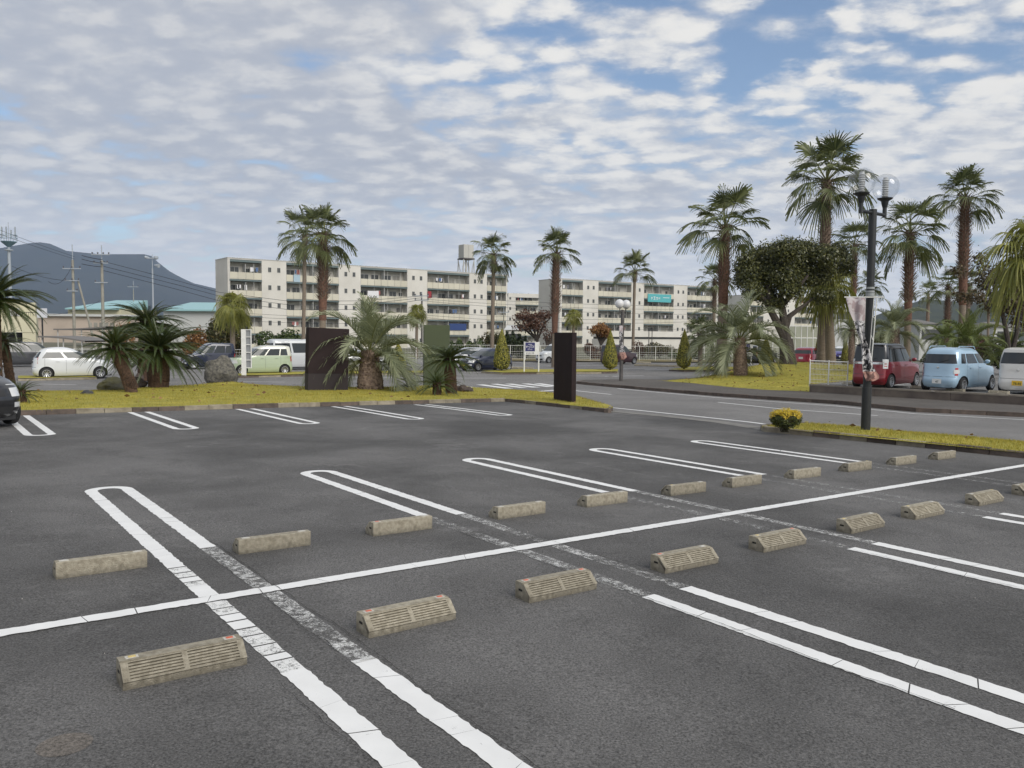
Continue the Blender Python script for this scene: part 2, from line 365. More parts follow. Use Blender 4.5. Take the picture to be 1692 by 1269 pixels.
# --- painted bay lines with cracks and ragged edges
PW = .128
def crisp(mb, f, L, w=PW, smin=.10, smax=.65, amp=.0055, gap=(.0, .008), cracks=True):
    """f(s, t) -> world point; s along, t across (-.5...5)"""
    s = 0; kp = 0
    while s < L-1e-4:
        ln = random.uniform(smin, smax) if cracks else .9
        e = min(L, s+ln)
        if L-e < .07: e = L
        n = max(2, int((e-s)/.03)); g = random.uniform(*gap) if (cracks and e < L) else 0
        k1 = random.uniform(-.035, .035) if cracks else 0
        V = []
        for i in range(n+1):
            t = s+(e-g-s)*i/n
            for sd in (-.5, .5):
                V.append(f(t+(k1*sd*2 if (i == n and e < L) else kp*sd*2 if i == 0 else 0), sd*w+random.uniform(-amp, amp)+.003*mnoise.noise(Vector((t*9.1, sd*7, w)))))
        for cidx in (1,):
            pass
        mb.add(V, [(2*i, 2*i+2, 2*i+3, 2*i+1) for i in range(n)])
        s = e; kp = k1
def bayline(name, fn):
    mb = MB(); fn(mb); o = mb.build(name, [M_PAINT, M_WORN, M_HALF, M_FAINT]); return struct(o)
LIFT = .008
def loop_line(u, v_round, v_end, sgn, near=True):
    """hairpin: two straights and a rounded end at v_round"""
    g = .182
    def fn(mb):
        L = abs(v_end-v_round)-g
        for sd in (-1, 1):
            crisp(mb, lambda s_, t, sd=sd: uv(u+sd*g+t, v_end+(v_round-v_end)/abs(v_round-v_end)*s_, LIFT), L, cracks=near)
        c = v_round-math.copysign(g, v_round-v_end)
        n = 20; V = []
        for i in range(n+1):
            a = PI*i/n
            for r in (g-PW/2, g+PW/2): V.append(uv(u-math.cos(a)*r, c+math.copysign(math.sin(a)*r, v_round-v_end), LIFT))
        mb.add(V, [(2*i, 2*i+1, 2*i+3, 2*i+2) for i in range(n)])
    bayline('parking_line', fn)
def patchline(mb, u, v0, v1, mi, lift=LIFT):
    k = len(mb.f); n = max(1, int(abs(v1-v0)/.04)); V = []
    for i in range(n+1):
        v = v0+(v1-v0)*i/n
        V += [uv(u-PW/2+random.uniform(-.004, .004), v, lift), uv(u+PW/2+random.uniform(-.004, .004), v, lift)]
    mb.add(V, [(2*i, 2*i+1, 2*i+3, 2*i+2) for i in range(n)], mi)
for i, u in enumerate([-5.0, -2.5, 0, 2.49, 4.98, 7.48, 9.98]):
    ends = {0: (1.15, 1.38), 1: (1.5, 1.43), 2: (1.6, 1.49)}.get(i-2, (1.6, 1.5))
    g = .182
    def fn(mb, u=u, i=i, ends=ends):
        for sd, ve in ((-1, ends[0]), (1, ends[1])):
            if i == 2 and sd == -1: ve = .9
            crisp(mb, lambda s_, t, sd=sd: uv(u+sd*g+t, ve+s_, LIFT), 4.72-g-ve)
        n = 22; V = []
        for k in range(n+1):
            a = PI*k/n
            for r in (g-PW/2, g+PW/2): V.append(uv(u-math.cos(a)*r, 4.72-g+math.sin(a)*r, LIFT))
        mb.add(V, [(2*k, 2*k+2, 2*k+3, 2*k+1) for k in range(n)])
        # scrubbed middle part between the rows
        for sd, ve in ((-1, ends[0]), (1, ends[1])):
            if i == 2 and sd == -1:
                for a_, b_, mi in ((.88, .74, 2), (.72, .60, 2), (.58, .47, 0), (.455, .35, 2), (.36, .07, 0), (-.07, -.22, 2), (-.235, -.36, 2), (-.375, -.50, 0), (-.52, -.66, 0), (-.68, -.80, 2), (-.815, -.98, 2), (-.995, -1.14, 2), (-1.155, -1.24, 0), (-1.255, -1.42, 2)):
                    patchline(mb, u+sd*g, a_, b_, mi)
            else:
                mi = 1 if i in (2, 3) or sd == 1 and i == 4 else 3
                v = ve
                while v > -1.5:
                    e = max(-1.52, v-random.uniform(.3, .9)); mq = mi if random.random() > .25 else 3
                    if v > .07 and e < .07: e = .07
                    if -.07 <= e < .069 or (v <= .071 and v > -.07): v = -.07; continue
                    patchline(mb, u+sd*g, v, e+.006, mq); v = e
        for sd, ve in ((-1, -1.42 if i == 2 else -1.52), (1, -1.47 if i == 2 else -1.53)):
            crisp(mb, lambda s_, t, sd=sd: uv(u+sd*g+t, ve-s_, LIFT), 3.2+3*(i > 3))
        # bottom loop end
    bayline('parking_line', fn)
for u in (-4.9, -2.45, .01, 2.45, 4.92, 7.45, 9.96):
    def fn(mb, u=u):
        g = .182
        for sd in (-1, 1): crisp(mb, lambda s_, t, sd=sd: uv(u+sd*g+t, 14.95-s_, LIFT), 14.95-10.7-g, smin=.8, smax=2.4)
        V = []
        for k in range(17):
            a = PI*k/16
            for r in (g-PW/2, g+PW/2): V.append(uv(u-math.cos(a)*r, 10.7+g-math.sin(a)*r*.9, LIFT))
        mb.add(V, [(2*k, 2*k+1, 2*k+3, 2*k+2) for k in range(16)])
    bayline('parking_line', fn)
bayline('row_line', lambda mb: crisp(mb, lambda s_, t: uv(-7+s_, t, LIFT+.003), 29.5, w=.122, smin=.25, smax=.95, amp=.005))
# narrow surface cracks that follow the crossings
M_CRACK = mat('asphalt_crack', (.03, .028, .025), .95)
def crackline(u0, v0, u1, v1, w=.006):
    n = int(math.hypot(u1-u0, v1-v0)/.035); V = []; du = dv = 0
    L = math.hypot(u1-u0, v1-v0); nx, ny = -(v1-v0)/L, (u1-u0)/L; o_ = 0
    for i in range(n+1):
        t = i/n; o_ += random.uniform(-.008, .008); o_ *= .97; ww = w*random.uniform(.3, 1)
        for sd in (-1, 1): V.append(uv(u0+(u1-u0)*t+nx*(o_+sd*ww/2), v0+(v1-v0)*t+ny*(o_+sd*ww/2), LIFT+.006))
    return struct(mesh_obj('crack', V, [(2*i, 2*i+2, 2*i+3, 2*i+1) for i in range(n)], M_CRACK))
crackline(.255, -4.6, .258, 1.6); crackline(-.255, -4.6, -.25, -1.5, .004); crackline(2.24, -3.6, 2.24, .8, .007); crackline(2.745, -1.4, 2.76, 2.2, .004)
crackline(.115, -1.3, .108, .9, .005); crackline(4.73, -4.5, 4.73, -1.5, .006)
stain = [uv(-1.255+.105*math.cos(a)-.02*math.sin(a), -1.635+.10*math.sin(a)+.02*math.cos(a)) for a in [2*PI*k/28 for k in range(28)]]
sheet('repair_patch', stain, asphalt('patch_asphalt', .122, .12, .1, .4), .006, .5)

# --- islands
def kerb(name, path, w, h, L, mats, side=1, gap=.012, pattern=None):
    root = empty(name, path[0]); root['kind'] = 'structure'
    P = [Vector((p[0], p[1], 0)) for p in path]; k = 0
    org = root.location.copy()
    for i in range(len(P)-1):
        d = P[i+1]-P[i]; n = max(1, round(d.length/L)); dn = d.normalized(); nn = Vector((-dn.y, dn.x, 0))*side
        for j in range(n):
            a = P[i]+d*(j/n)+dn*gap/2; b = P[i]+d*((j+1)/n)-dn*gap/2
            hh = h+random.uniform(-.008, .008); mb = MB(); c = .015
            V = []
            for q in (a, b):
                for (o_, z_) in ((0, -.06), (c*.3, hh-c), (c, hh), (w-c, hh), (w, -.06)):
                    p = q+nn*o_; V.append((p.x-org.x, p.y-org.y, G(q.x, q.y)+z_-org.z))
            F = [(m_, m_+5, (m_+1) % 5+5, (m_+1) % 5) for m_ in range(5)]+[(4, 3, 2, 1, 0), (5, 6, 7, 8, 9)]
            mb.add(V, F); mb.build('kerb_stone', mats[pattern[k % len(pattern)]] if pattern else random.choice(mats), root); k += 1
    return root
L0 = uv(-25, 15.1); islL = [uv(-25, 15.1), uv(0, 15.02), uv(7, 15.12), uv(13.4, 15.55), at(1005, 682.5), at(1013, 679), at(1008, 675), at(948, 657), at(880, 649.5), at(800, 646.5), at(700, 645), at(500, 645), at(400, 640), at(340, 641), at(200, 646), at(135, 651.5), at(55, 652), at(-200, 655)]
kerb('kerb', [uv(-25, 15.1), uv(0, 15.02), uv(7, 15.12), uv(13.4, 15.55)], .12, .11, .60, [M_KERBD, M_KERBL], 1, pattern=[1, 1, 0, 0])
kerb('kerb', [uv(13.4, 15.55), at(1005, 682.5), at(1013, 679), at(1008, 675)], .12, .10, .60, [M_KERBD, M_KERBL], 1, pattern=[0, 0, 1, 0])
kerb('kerb', [at(1008, 675), at(948, 657), at(880, 649.5), at(800, 646.5), at(700, 645), at(500, 645), at(400, 640), at(340, 641), at(200, 646), at(135, 651.5), at(55, 652)], .12, .10, .8, [M_KERBD], 1)
def bump_(x, y, cx, cy, rx, ry, h):
    d = ((x-cx)/rx)**2+((y-cy)/ry)**2; return h*math.exp(-d*1.2)
mc = at(255, 640); ml = at(395, 648); mr_ = at(735, 652)
def hL(x, y):
    e = min(1, edge_dist(x, y, islL)/1.3)
    h = bump_(x, y, mc.x+.6, mc.y+2.0, 4.5, 3.0, .55)+bump_(x, y, mr_.x-.2, mr_.y+.3, 2.2, 1.6, .16)+bump_(x, y, ml.x+1, ml.y, 4, 2.5, .08)
    return h*e+.05*e+.025*mnoise.noise(Vector((x*.9, y*.9, 0)))*e
sheet('lawn', islL, M_GRASS, .095, .45, hL)
islR = [at(1258, 713), at(1284, 708.5), at(1330, 705), at(1692, 738.5), at(1692, 738.5)+(at(1692, 738.5)-at(1400, 711)).normalized()*14, far_r+dirr*15, far_r]
kerb('kerb', [far_r+dirr*9, far_r, at(1480, 735), at(1262, 713.5), at(1256, 710.5), at(1282, 707)], .12, .115, .60, [M_KERBD, M_KERBD, M_KERBL], -1)
kerb('kerb', [at(1692, 738.5), at(1330, 705), at(1282, 707)], .12, .10, .60, [M_KERBD], 1)
def hR(x, y):
    e = min(1, edge_dist(x, y, islR)/.8); return .05*e+.02*mnoise.noise(Vector((x, y, 3)))*e
sheet('lawn', islR, M_GRASS, .095, .4, hR)
# pavement with kerb, right of the road
pf = [at(952, 634.5), at(1030, 641.5), at(1201, 656), at(1380, 668), at(1513, 681), at(1692, 689.5)]
pfe = pf[-1]+(pf[-1]-pf[-2]).normalized()*25
pb = [at(1700, 672), at(1337, 652), at(1139, 631), at(1040, 629.5), at(965, 631.5)]
pav = pf+[pfe, pfe+Vector((4, 9, 0))]+[pb[0]]+pb[1:]
sheet('pavement', pav, M_PAVE, .115, 1.0)
kerb('kerb', [pfe]+pf[::-1]+[at(965, 631.5)], .14, .13, .9, [M_KERBD], -1)
# right mound
wallA = at(1337, 652, .0); wallB = at(1692, 675, .0); wdir = (wallB-wallA).normalized(); wallC = wallB+wdir*22
pbk = [at(1085, 629.5), at(1140, 629), at(1190, 621), at(1260, 616), at(1340, 613), at(1420, 612)]
islM = [at(1085, 633), at(1139, 637), at(1201, 644), at(1260, 649), wallA+Vector((-.05, 0, 0)), wallA+Vector((4.2, 4.5, 0)), wallA+Vector((12, 14, 0)), pbk[5], pbk[4], pbk[3], pbk[2], pbk[1]]
t6 = at(1240, 626)
def hM(x, y):
    e = min(1, edge_dist(x, y, islM)/1.8)
    return e*(.06+bump_(x, y, t6.x+4, t6.y+6, 10, 12, .62))+.03*mnoise.noise(Vector((x*.5, y*.5, 3)))*e
sheet('lawn', islM, M_GRASS, .10, .8, hM)
# far strips between the lots
def strip(front, back, name='lawn'):
    poly = [at(*p) for p in front]+[at(*p) for p in back]
    kerb('kerb', [at(*p) for p in front]+[at(*back[0])], .14, .10, 1.2, [M_KERBD, M_KERBD, M_KERBL], 1)
    sheet(name, poly, M_GRASS, .085, 1.2, lambda x, y: .05)
    return poly
st1 = strip([(30, 629.5), (160, 627)], [(150, 624), (30, 625)])
st2 = strip([(390, 624.5), (500, 622), (716, 619)], [(716, 615.5), (500, 617.5), (392, 620)])
st3 = strip([(795, 616.5), (830, 619), (1020, 617)], [(1022, 613), (850, 613.5)])
st4 = strip([(1105, 613), (1130, 614.6), (1300, 612.5)], [(1300, 608.5), (1140, 609)])
# grass blades
def blades(name, polys, n, hf, hgt=.05, spread=None):
    P = []; 
    for poly, h, cnt, base in polys:
        xs = [p[0] for p in poly]; ys = [p[1] for p in poly]; k = 0; tries = 0
        while k < cnt and tries < cnt*12:
            tries += 1; x = random.uniform(max(min(xs), -25), min(max(xs), 25)); y = random.uniform(min(ys), max(ys))
            if not inpoly(x, y, poly): continue
            if mnoise.noise(Vector((x*1.3, y*1.3, 0))) < -.25 and random.random() < .6: continue
            P.append((x, y, G(x, y)+base+(h(x, y) if h else 0))); k += 1
    P = np.array(P); m = len(P); a = RNG.uniform(0, 2*PI, m); hh = RNG.uniform(.5, 1.3, m)*hgt; w = RNG.uniform(.003, .008, m)
    lean = RNG.uniform(-.6, .6, (m, 2))*hh[:, None]
    V = np.zeros((m, 3, 3)); V[:, 0] = P; V[:, 1] = P; V[:, 2] = P
    V[:, 0, 0] -= np.cos(a)*w; V[:, 0, 1] -= np.sin(a)*w; V[:, 1, 0] += np.cos(a)*w; V[:, 1, 1] += np.sin(a)*w
    V[:, 2, 2] += hh; V[:, 2, :2] += lean; V[:, :2, 2] -= .01
    me = bpy.data.meshes.new(name); me.vertices.add(3*m); me.vertices.foreach_set('co', V.ravel()); me.loops.add(3*m); me.loops.foreach_set('vertex_index', np.arange(3*m))
    me.polygons.add(m); me.polygons.foreach_set('loop_start', np.arange(m)*3); me.polygons.foreach_set('loop_total', np.full(m, 3)); me.update(); me.validate()
    me.materials.append(M_BLADE); o = bpy.data.objects.new(name, me); COL.objects.link(o); return o
gr = blades('grass', [(islL, hL, 95000, .095), (islR, hR, 34000, .095), (islM, hM, 45000, .10)], 0, None, .045)
tag(gr, 'yellow green autumn grass on the kerbed parking islands', 'grass', kind='stuff')

# road markings
def rline(pts, w=.12, m=None, lift=.006): return ribbon('road_line', [at(*p) for p in pts], w, m or M_PAINT, lift)
rline([(1012, 674), (1100, 683), (1240, 698), (1263, 701)], .15)
rline([(1310, 702), (1500, 717), (1692, 734)], .15)
rline([(1020, 640.5+1.5), (1201, 658.5), (1380, 671), (1513, 684), (1692, 694)], .12)
rline([(1187, 665), (1290, 676), (1450, 687)], .13)
rline([(945, 645), (1010, 652)], .13)
rline([(800, 652), (860, 649), (918, 645)], .30)
for a_, b_ in (((771.5, 639.4), (814, 644.7)), ((793, 635.7), (842, 642.1)), ((816, 634.5), (865, 640.9)), ((840, 634.3), (886.5, 640.4)), ((867, 634), (910, 639.4)), ((888, 633.8), (918, 638)), ((771, 645.3), (784, 646.3))):
    ribbon('crosswalk_stripe', [at(*a_), at(*b_)], .42, M_PAINT, .006)
rline([(400, 631), (470, 631.5)], .12); rline([(575, 624.5), (700, 624)], .14); rline([(750, 625), (836, 625)], .14)
rline([(60, 634.5), (126, 636)], .14); rline([(60, 623), (138, 622)], .14)
for p in ([(283, 600), (350, 599.5)], [(288, 603), (340, 603.5)], [(310, 610.5), (345, 610)], [(330, 612), (350, 612.5)], [(575, 606), (700, 604)], [(640, 600), (735, 598.5)], [(767, 615.5), (840, 616)], [(835, 606), (918, 604.5)], [(870, 600), (918, 600.5)], [(860, 597), (910, 596.5)],
          [(948, 604), (1010, 604.5)], [(948, 612), (968, 612)], [(1030, 609), (1085, 608.6)], [(1065, 611), (1128, 610)], [(1050, 596.5), (1120, 596)], [(1000, 622), (1064, 621)], [(1156, 619), (1180, 618.5)], [(948, 621), (1020, 622)], [(1140, 604), (1185, 605)], [(1240, 604), (1290, 604)], [(1060, 603), (1105, 602.7)], [(948, 598), (985, 597.5)], [(60, 627.5), (60.5, 627.5)]):
    rline(p, .15)

# ------------------------------------------------------------------ wheel stops
def stop_mesh():
    mb = MB(); L = .30; r = .006
    prof = [(0, 0), (0, .045), (.075, .118), (.083, .122), (.158, .122), (.163, .117), (.163, 0)]
    prof2 = [(.007, 0), (.007, .038), (.086, .110), (.086, .1215), (.158, .1215), (.163, .117), (.163, 0)]
    n = len(prof)
    # core with a lowered sloping face
    V = [(x, y, z) for x in (-L, L) for (y, z) in prof2]
    mb.add(V, [(i, i+n, (i+1) % n+n, (i+1) % n) for i in range(n)]+[tuple(range(n))[::-1], tuple(range(n, 2*n))])
    def rib(x0, x1, t0, t1, d=.0075):
        ax_, az = .0, .045; bx, bz = .075, .118; nx_, nz_ = -.697, .717
        q = []
        for t in (t0, t1):
            y, z = ax_+(bx-ax_)*t, az+(bz-az)*t; q.append((y, z))
        V = []
        for x in (x0, x1):
            for (y, z) in q: V += [(x, y+.016, z-.016), (x, y, z)]
        mb.add(V, [(0, 1, 3, 2), (4, 6, 7, 5), (1, 5, 7, 3), (0, 2, 6, 4), (0, 4, 5, 1), (2, 3, 7, 6)])
    rib(-L, -L+.035, -.0, 1.0); rib(L-.035, L, 0, 1.0); rib(-.014, .014, .0, .97)
    for (a, b) in ((-L+.0352, -.0142), (.0142, L-.0352)):
        rib(a, b, 0, .10)
        for k in range(5): rib(a, b, .17+k*.155, .17+k*.155+.085)
        rib(a, b, .95, 1.0)
    return mb.build('stop_proto', M_CONC)
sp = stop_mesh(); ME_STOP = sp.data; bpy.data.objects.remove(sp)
def rod(x0):
    mb = MB(); mb.box(x0-.014, x0+.014, -.006, .006, -.006, .006); return mb
M_REF = {k: mat('reflector_'+k, c, .35, var=.2, vscale=90) for k, c in (('orange', (.62, .10, .03)), ('yellow', (.62, .47, .14)), ('white', (.55, .54, .50)))}
M_PAD = mat('reflector_pad', (.50, .48, .43), .6, vscale=60, var=.2)
def refl(kind):
    mb = MB(); mb.box(-.03, .03, -.017, .017, .1215, .1245, 0); mb.box(-.016, .019, -.011, .011, .1246, .1262, 1)
    o = mb.build('reflector', [M_PAD, M_REF[kind]]); me = o.data; bpy.data.objects.remove(o); return me
RM = {k: refl(k) for k in M_REF}
mb = MB(); mb.box(-.3015, -.298, .085, .125, .062, .076); o = mb.build('slot', mat('slot_dark', (.02, .018, .015), .9)); ME_SLOT = o.data; bpy.data.objects.remove(o)
def wheel_stop(u, v, flip, label, refs):
    p = uv(u, v); root = bpy.data.objects.new('wheel_stop', None); COL.objects.link(root)
    N = Vector((.0111, .01336, 1)).normalized(); X = Vector((UU.x, UU.y, 0)); X = (X-N*X.dot(N)).normalized(); Y = N.cross(X)
    M = Matrix((X, Y, N)).transposed().to_4x4()
    root.matrix_world = Matrix.Translation(p) @ M @ Matrix.Rotation((PI if flip else 0)+R_(random.uniform(-1.2, 1.2)), 4, 'Z')
    tag(root, label, 'wheel stop', 'concrete wheel stops in the bays')
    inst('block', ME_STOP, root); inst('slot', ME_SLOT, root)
    s2 = inst('slot', ME_SLOT, root, (.599, 0, 0))
    for x, k in refs: inst('reflector', RM[k], root, (x+random.uniform(-.01, .01), .122, 0))
sA = [-.66, .62, 1.8, 3.14, 4.3, 5.6, 6.68, 7.97, 9.25, 10.53, 11.8]
lA = ['plain-faced wheel stop left of the first hairpin line, leftmost beyond the long white line', 'plain-faced wheel stop just right of the first hairpin line, beyond the long white line', 'wheel stop touching the left side of the second hairpin line, beyond the long line', 'wheel stop right of the second hairpin line, beyond the long line, with pale reflectors', 'wheel stop standing at the left foot of the third hairpin line', 'wheel stop just right of the third hairpin line, beyond the long line', 'wheel stop standing at the foot of the fourth hairpin line, left side', 'wheel stop just right of the fourth hairpin line, beyond the long line', 'wheel stop standing at the foot of the fifth hairpin line', 'wheel stop right of the fifth hairpin line, second from the grass strip kerb', 'last wheel stop of the far row, closest to the kerb of the grass strip']
rA = [(('white'), ('white')), ('white', 'white'), ('orange', 'white'), ('white', 'white'), ('white', 'white'), ('yellow', 'white'), ('white', 'white'), ('white', 'white'), ('white', 'yellow'), ('white', 'white'), ('white', 'white')]
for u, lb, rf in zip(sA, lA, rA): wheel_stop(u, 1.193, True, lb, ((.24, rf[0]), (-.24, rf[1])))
sB = [-.65, .65, 1.82, 3.12, 4.31, 5.62, 6.8, 8.2, 9.4]
# row B toe at v=-1.21
for u, lb, rf in zip(sB, ['grooved wheel stop nearest the camera with yellow left and orange right reflector', 'grooved wheel stop with two orange reflectors, right of the nearest worn double line', 'grooved near-row wheel stop left of the second worn double line, pale orange reflectors', 'grooved wheel stop just beyond the second worn double line in the near row', 'grooved wheel stop with a yellow left reflector, left of the third worn double line', 'grooved wheel stop right of the third worn double line in the near row', 'grooved wheel stop between the third and fourth double lines, just left of the fourth', 'grooved wheel stop right of the fourth double line near the right picture edge', 'grooved wheel stop cut off by the right picture edge'],
        [('yellow', 'orange'), ('orange', 'orange'), ('orange', 'orange'), ('orange', 'white'), ('yellow', 'orange'), ('yellow', 'white'), ('yellow', 'white'), ('white', 'yellow'), ('white', 'white')]):
    wheel_stop(u, -1.21, False, lb, ((-.245, rf[0]), (.245, rf[1])))

# ------------------------------------------------------------------ raised lot on the right with its retaining wall
WH = .44
def wz(p): return G(p.x, p.y)
wall = empty('retaining_wall', (0, 0, 0), 0, 'low brown concrete retaining wall below the parked red, blue and white cars', 'wall')
nin = Vector((-wdir.y, wdir.x, 0))
if nin.y < 0: nin = -nin
def wall_prism(name, a, b, z0, z1, o0, o1, m, nn):
    mb = MB(); n = max(1, int((b-a).length/1.0)); V = []
    for i in range(n+1):
        p = a.lerp(b, i/n); g = G(p.x, p.y)
        for (o_, z_) in ((o0, z0), (o0, z1), (o1, z1), (o1, z0)): q = p+nn*o_; V.append((q.x, q.y, g+z_))
    F = [(4*i+k, 4*i+4+k, 4*i+4+(k+1) % 4, 4*i+(k+1) % 4) for i in range(n) for k in range(4)]+[(3, 2, 1, 0), (4*n, 4*n+1, 4*n+2, 4*n+3)]
    mb.add(V, F); return mb.build(name, m, wall)
Lw = (wallC-wallA).length; q = 0
while q < Lw-.1:
    e = min(Lw, q+3.0); wall_prism('wall_panel', wallA+wdir*(q+.006), wallA+wdir*(e-.006), -.1, WH-.06, 0, .16, M_WALL, nin); q = e
M_CAP = mat('wall_cap', (.33, .29, .23), .9, vscale=2, col2=(.22, .19, .16), coord='World')
q = 0
while q < Lw-.1:
    e = min(Lw, q+2.0); wall_prism('coping', wallA+wdir*(q+.004), wallA+wdir*(e-.004), WH-.06, WH, -.012, .18, M_CAP, nin); q = e
sidev = Vector((.50, .866, 0)); sidev = (at(1395, 640, WH)-wallA); sidev.z = 0; sidev = Vector((.62, .78, 0)).normalized()
sn = Vector((-sidev.y, sidev.x, 0))
wall_prism('wall_panel', wallA+sidev*.17, wallA+sidev*16, -.1, WH-.02, -.0, .16, M_WALL, -sn)
wallE = wallA+sidev*16
tri = lambda p: Vector((p.x, p.y, 0))
sheet('raised_parking_lot', [wallA+nin*.17+sidev*.2, wallE-sn*.1, wallE+wdir*24, wallC+nin*.17], M_ROAD, WH-.03, 1.5)
for k, (a, b) in enumerate([((1495, 639), (1506, 640.5)), ((1540, 647), (1630, 646)), ((1655, 652), (1692, 650)), ((1480, 636), (1502, 634.5))]):
    ribbon('parking_line', [at(*a, WH-.03), at(*b, WH-.03)], .13, M_PAINT, WH-.02)
M_STOPW = mat('weathered_stop', (.20, .185, .15), .9, vscale=9, col2=(.11, .10, .08), objvar=.15)
for k, (x, y, lb) in enumerate([(1402, 636.5, 'dark weathered wheel stop behind the left rear of the red minivan'), (1453, 639.5, 'dark weathered wheel stop behind the right rear wheel of the red minivan'), (1517, 643, 'weathered wheel stop under the left rear of the light blue car'), (1576, 647.5, 'weathered wheel stop behind the right rear wheel of the light blue car'), (1648, 651.5, 'weathered wheel stop behind the white car at the right edge')]):
    p = at(x, y, WH-.03); r = empty('wheel_stop', p, math.atan2(wdir.y, wdir.x)+0, lb, 'wheel stop', 'wheel stops along the retaining wall')
    o = inst('block', ME_STOP, r, sc=(1.1, 1, 1)); 
# wire mesh fence at the corner of the wall
M_WHITE = mat('white_painted_steel', (.72, .72, .68), .45, vscale=8, var=.08)
fz = at(1339, 636, WH)
def mesh_fence(A, B, posts, h, label, nv=None, group=None, name='mesh_fence', dv=.055, sink=0.0):
    A = A.copy(); B = B.copy(); root = empty(name, A, 0, label, 'fence', group); d = B-A; L = math.hypot(d.x, d.y); dd = Vector((d.x, d.y, 0)).normalized()
    def P(s, z): 
        q = A+dd*s; return Vector((q.x-A.x, q.y-A.y, (d.z*s/L)+z))
    for i in range(posts):
        s = L*i/(posts-1); mb = MB(); mb.tube([P(s, -.1), P(s, h+.05)], .027, 8); mb.build('post', M_WHITE, root)
    for i in range(posts-1):
        s0, s1 = L*i/(posts-1)+.03, L*(i+1)/(posts-1)-.03; mb = MB(); n = int((s1-s0)/dv)
        for k in range(n+1):
            s = s0+(s1-s0)*k/n; mb.tube([P(s, .06), P(s, h)], .0055, 3, cap=False)
        for z in (.06, .20, .42, .64, .86, h):
            if z <= h: mb.tube([P(s0, z), P(s1, z)],   .009 if z < h else .02, 4, cap=False)
        mb.build('mesh_panel', M_WHITE, root)
    return root
fA = wallA+Vector((.05, .12, 0)); fA.z = G(fA.x, fA.y)+WH
fB = wallA+Vector((2.9, .55, 0)); fB = pt(1400, 638, 33.4); fB.z = fA.z-.02
mesh_fence(fA, fB, 3, .98, 'white wire mesh fence on the corner of the retaining wall left of the red minivan')

# ------------------------------------------------------------------ cars
M_TYRE = mat('tyre_rubber', (.022, .022, .023), .85)
M_RIM = mat('alloy_rim', (.55, .56, .58), .35, metal=.8)
M_CHROME = mat('chrome_trim', (.70, .71, .72), .18, metal=1)
M_BLACKP = mat('black_plastic', (.02, .02, .021), .55)
M_GLASS = mat('car_glass', (.030, .036, .040), .06, spec=.6)
M_GLASS2 = mat('clear_car_glass', (.05, .06, .06), .06, spec=.5)
M_RED = mat('tail_lamp_red', (.42, .02, .02), .12, coat=1)
M_LAMPW = mat('lamp_lens', (.62, .63, .63), .10, coat=1)
M_PLW = mat('plate_white', (.72, .73, .72), .4); M_PLY = mat('plate_yellow', (.78, .50, .035), .4)
M_INK = mat('plate_ink', (.02, .05, .035), .5)
def carpaint(n, c, met=.15): return mat('paint_'+n, c, .28, metal=met, coat=1, spec=.5)
_wh = {}
def wheel_meshes(r):
    if r in _wh: return _wh[r]
    mb = MB(); w = .078; mb.lathe([(r*.66, -w), (r*.9, -w), (r*.98, -w*.82), (r, -w*.4), (r, w*.4), (r*.98, w*.82), (r*.9, w), (r*.66, w), (r*.64, 0)], 32, 'y')
    o = mb.build('t', M_TYRE, smooth=True); t = o.data; bpy.data.objects.remove(o)
    mb = MB(); mb.lathe([(r*.66, -w*.6), (r*.66, w*.98), (r*.60, w*1.02), (r*.57, w*.55), (r*.10, w*.30), (0.001, w*.30)], 32, 'y', mi=1)
    mb.lathe([(r*.675, w*.9), (r*.67, w*1.06), (r*.60, w*1.06), (r*.57, w*.6)], 32, 'y')
    for k in range(9):
        a = 2*PI*k/9; c, s_ = math.cos(a), math.sin(a); V = []
        for (q, y) in ((.08, .55), (.62, .98)):
            for hw in (-.052, .052):
                V += [(r*(q*c-hw*s_), w*y, r*(q*s_+hw*c)), (r*(q*c-hw*s_*.9), w*y-.02, r*(q*s_+hw*c*.9))]
        mb.add(V, [(0, 2, 6, 4), (0, 4, 5, 1), (2, 3, 7, 6)])
    mb.lathe([(r*.16, w*.5), (r*.15, w*.68), (.001, w*.7)], 16, 'y')
    o = mb.build('r', [M_RIM, M_BLACKP], smooth=True); ri = o.data; bpy.data.objects.remove(o)
    _wh[r] = (t, ri); return _wh[r]
def text_obj(s, size, m, parent, loc, rot, name='plate_number', sx=1):
    c = bpy.data.curves.new(name, 'FONT'); c.body = s; c.size = size; c.align_x = 'CENTER'; c.align_y = 'CENTER'; c.extrude = .0012; c.offset = size*.012
    t = bpy.data.objects.new(name, c); COL.objects.link(t); dg = bpy.context.evaluated_depsgraph_get()
    me = bpy.data.meshes.new_from_object(t.evaluated_get(dg)); bpy.data.objects.remove(t); bpy.data.curves.remove(c)
    me.materials.clear(); me.materials.append(m)
    o = bpy.data.objects.new(name, me); COL.objects.link(o); o.parent = parent; o.location = loc; o.rotation_euler = rot; o.scale = (sx, 1, 1); return o
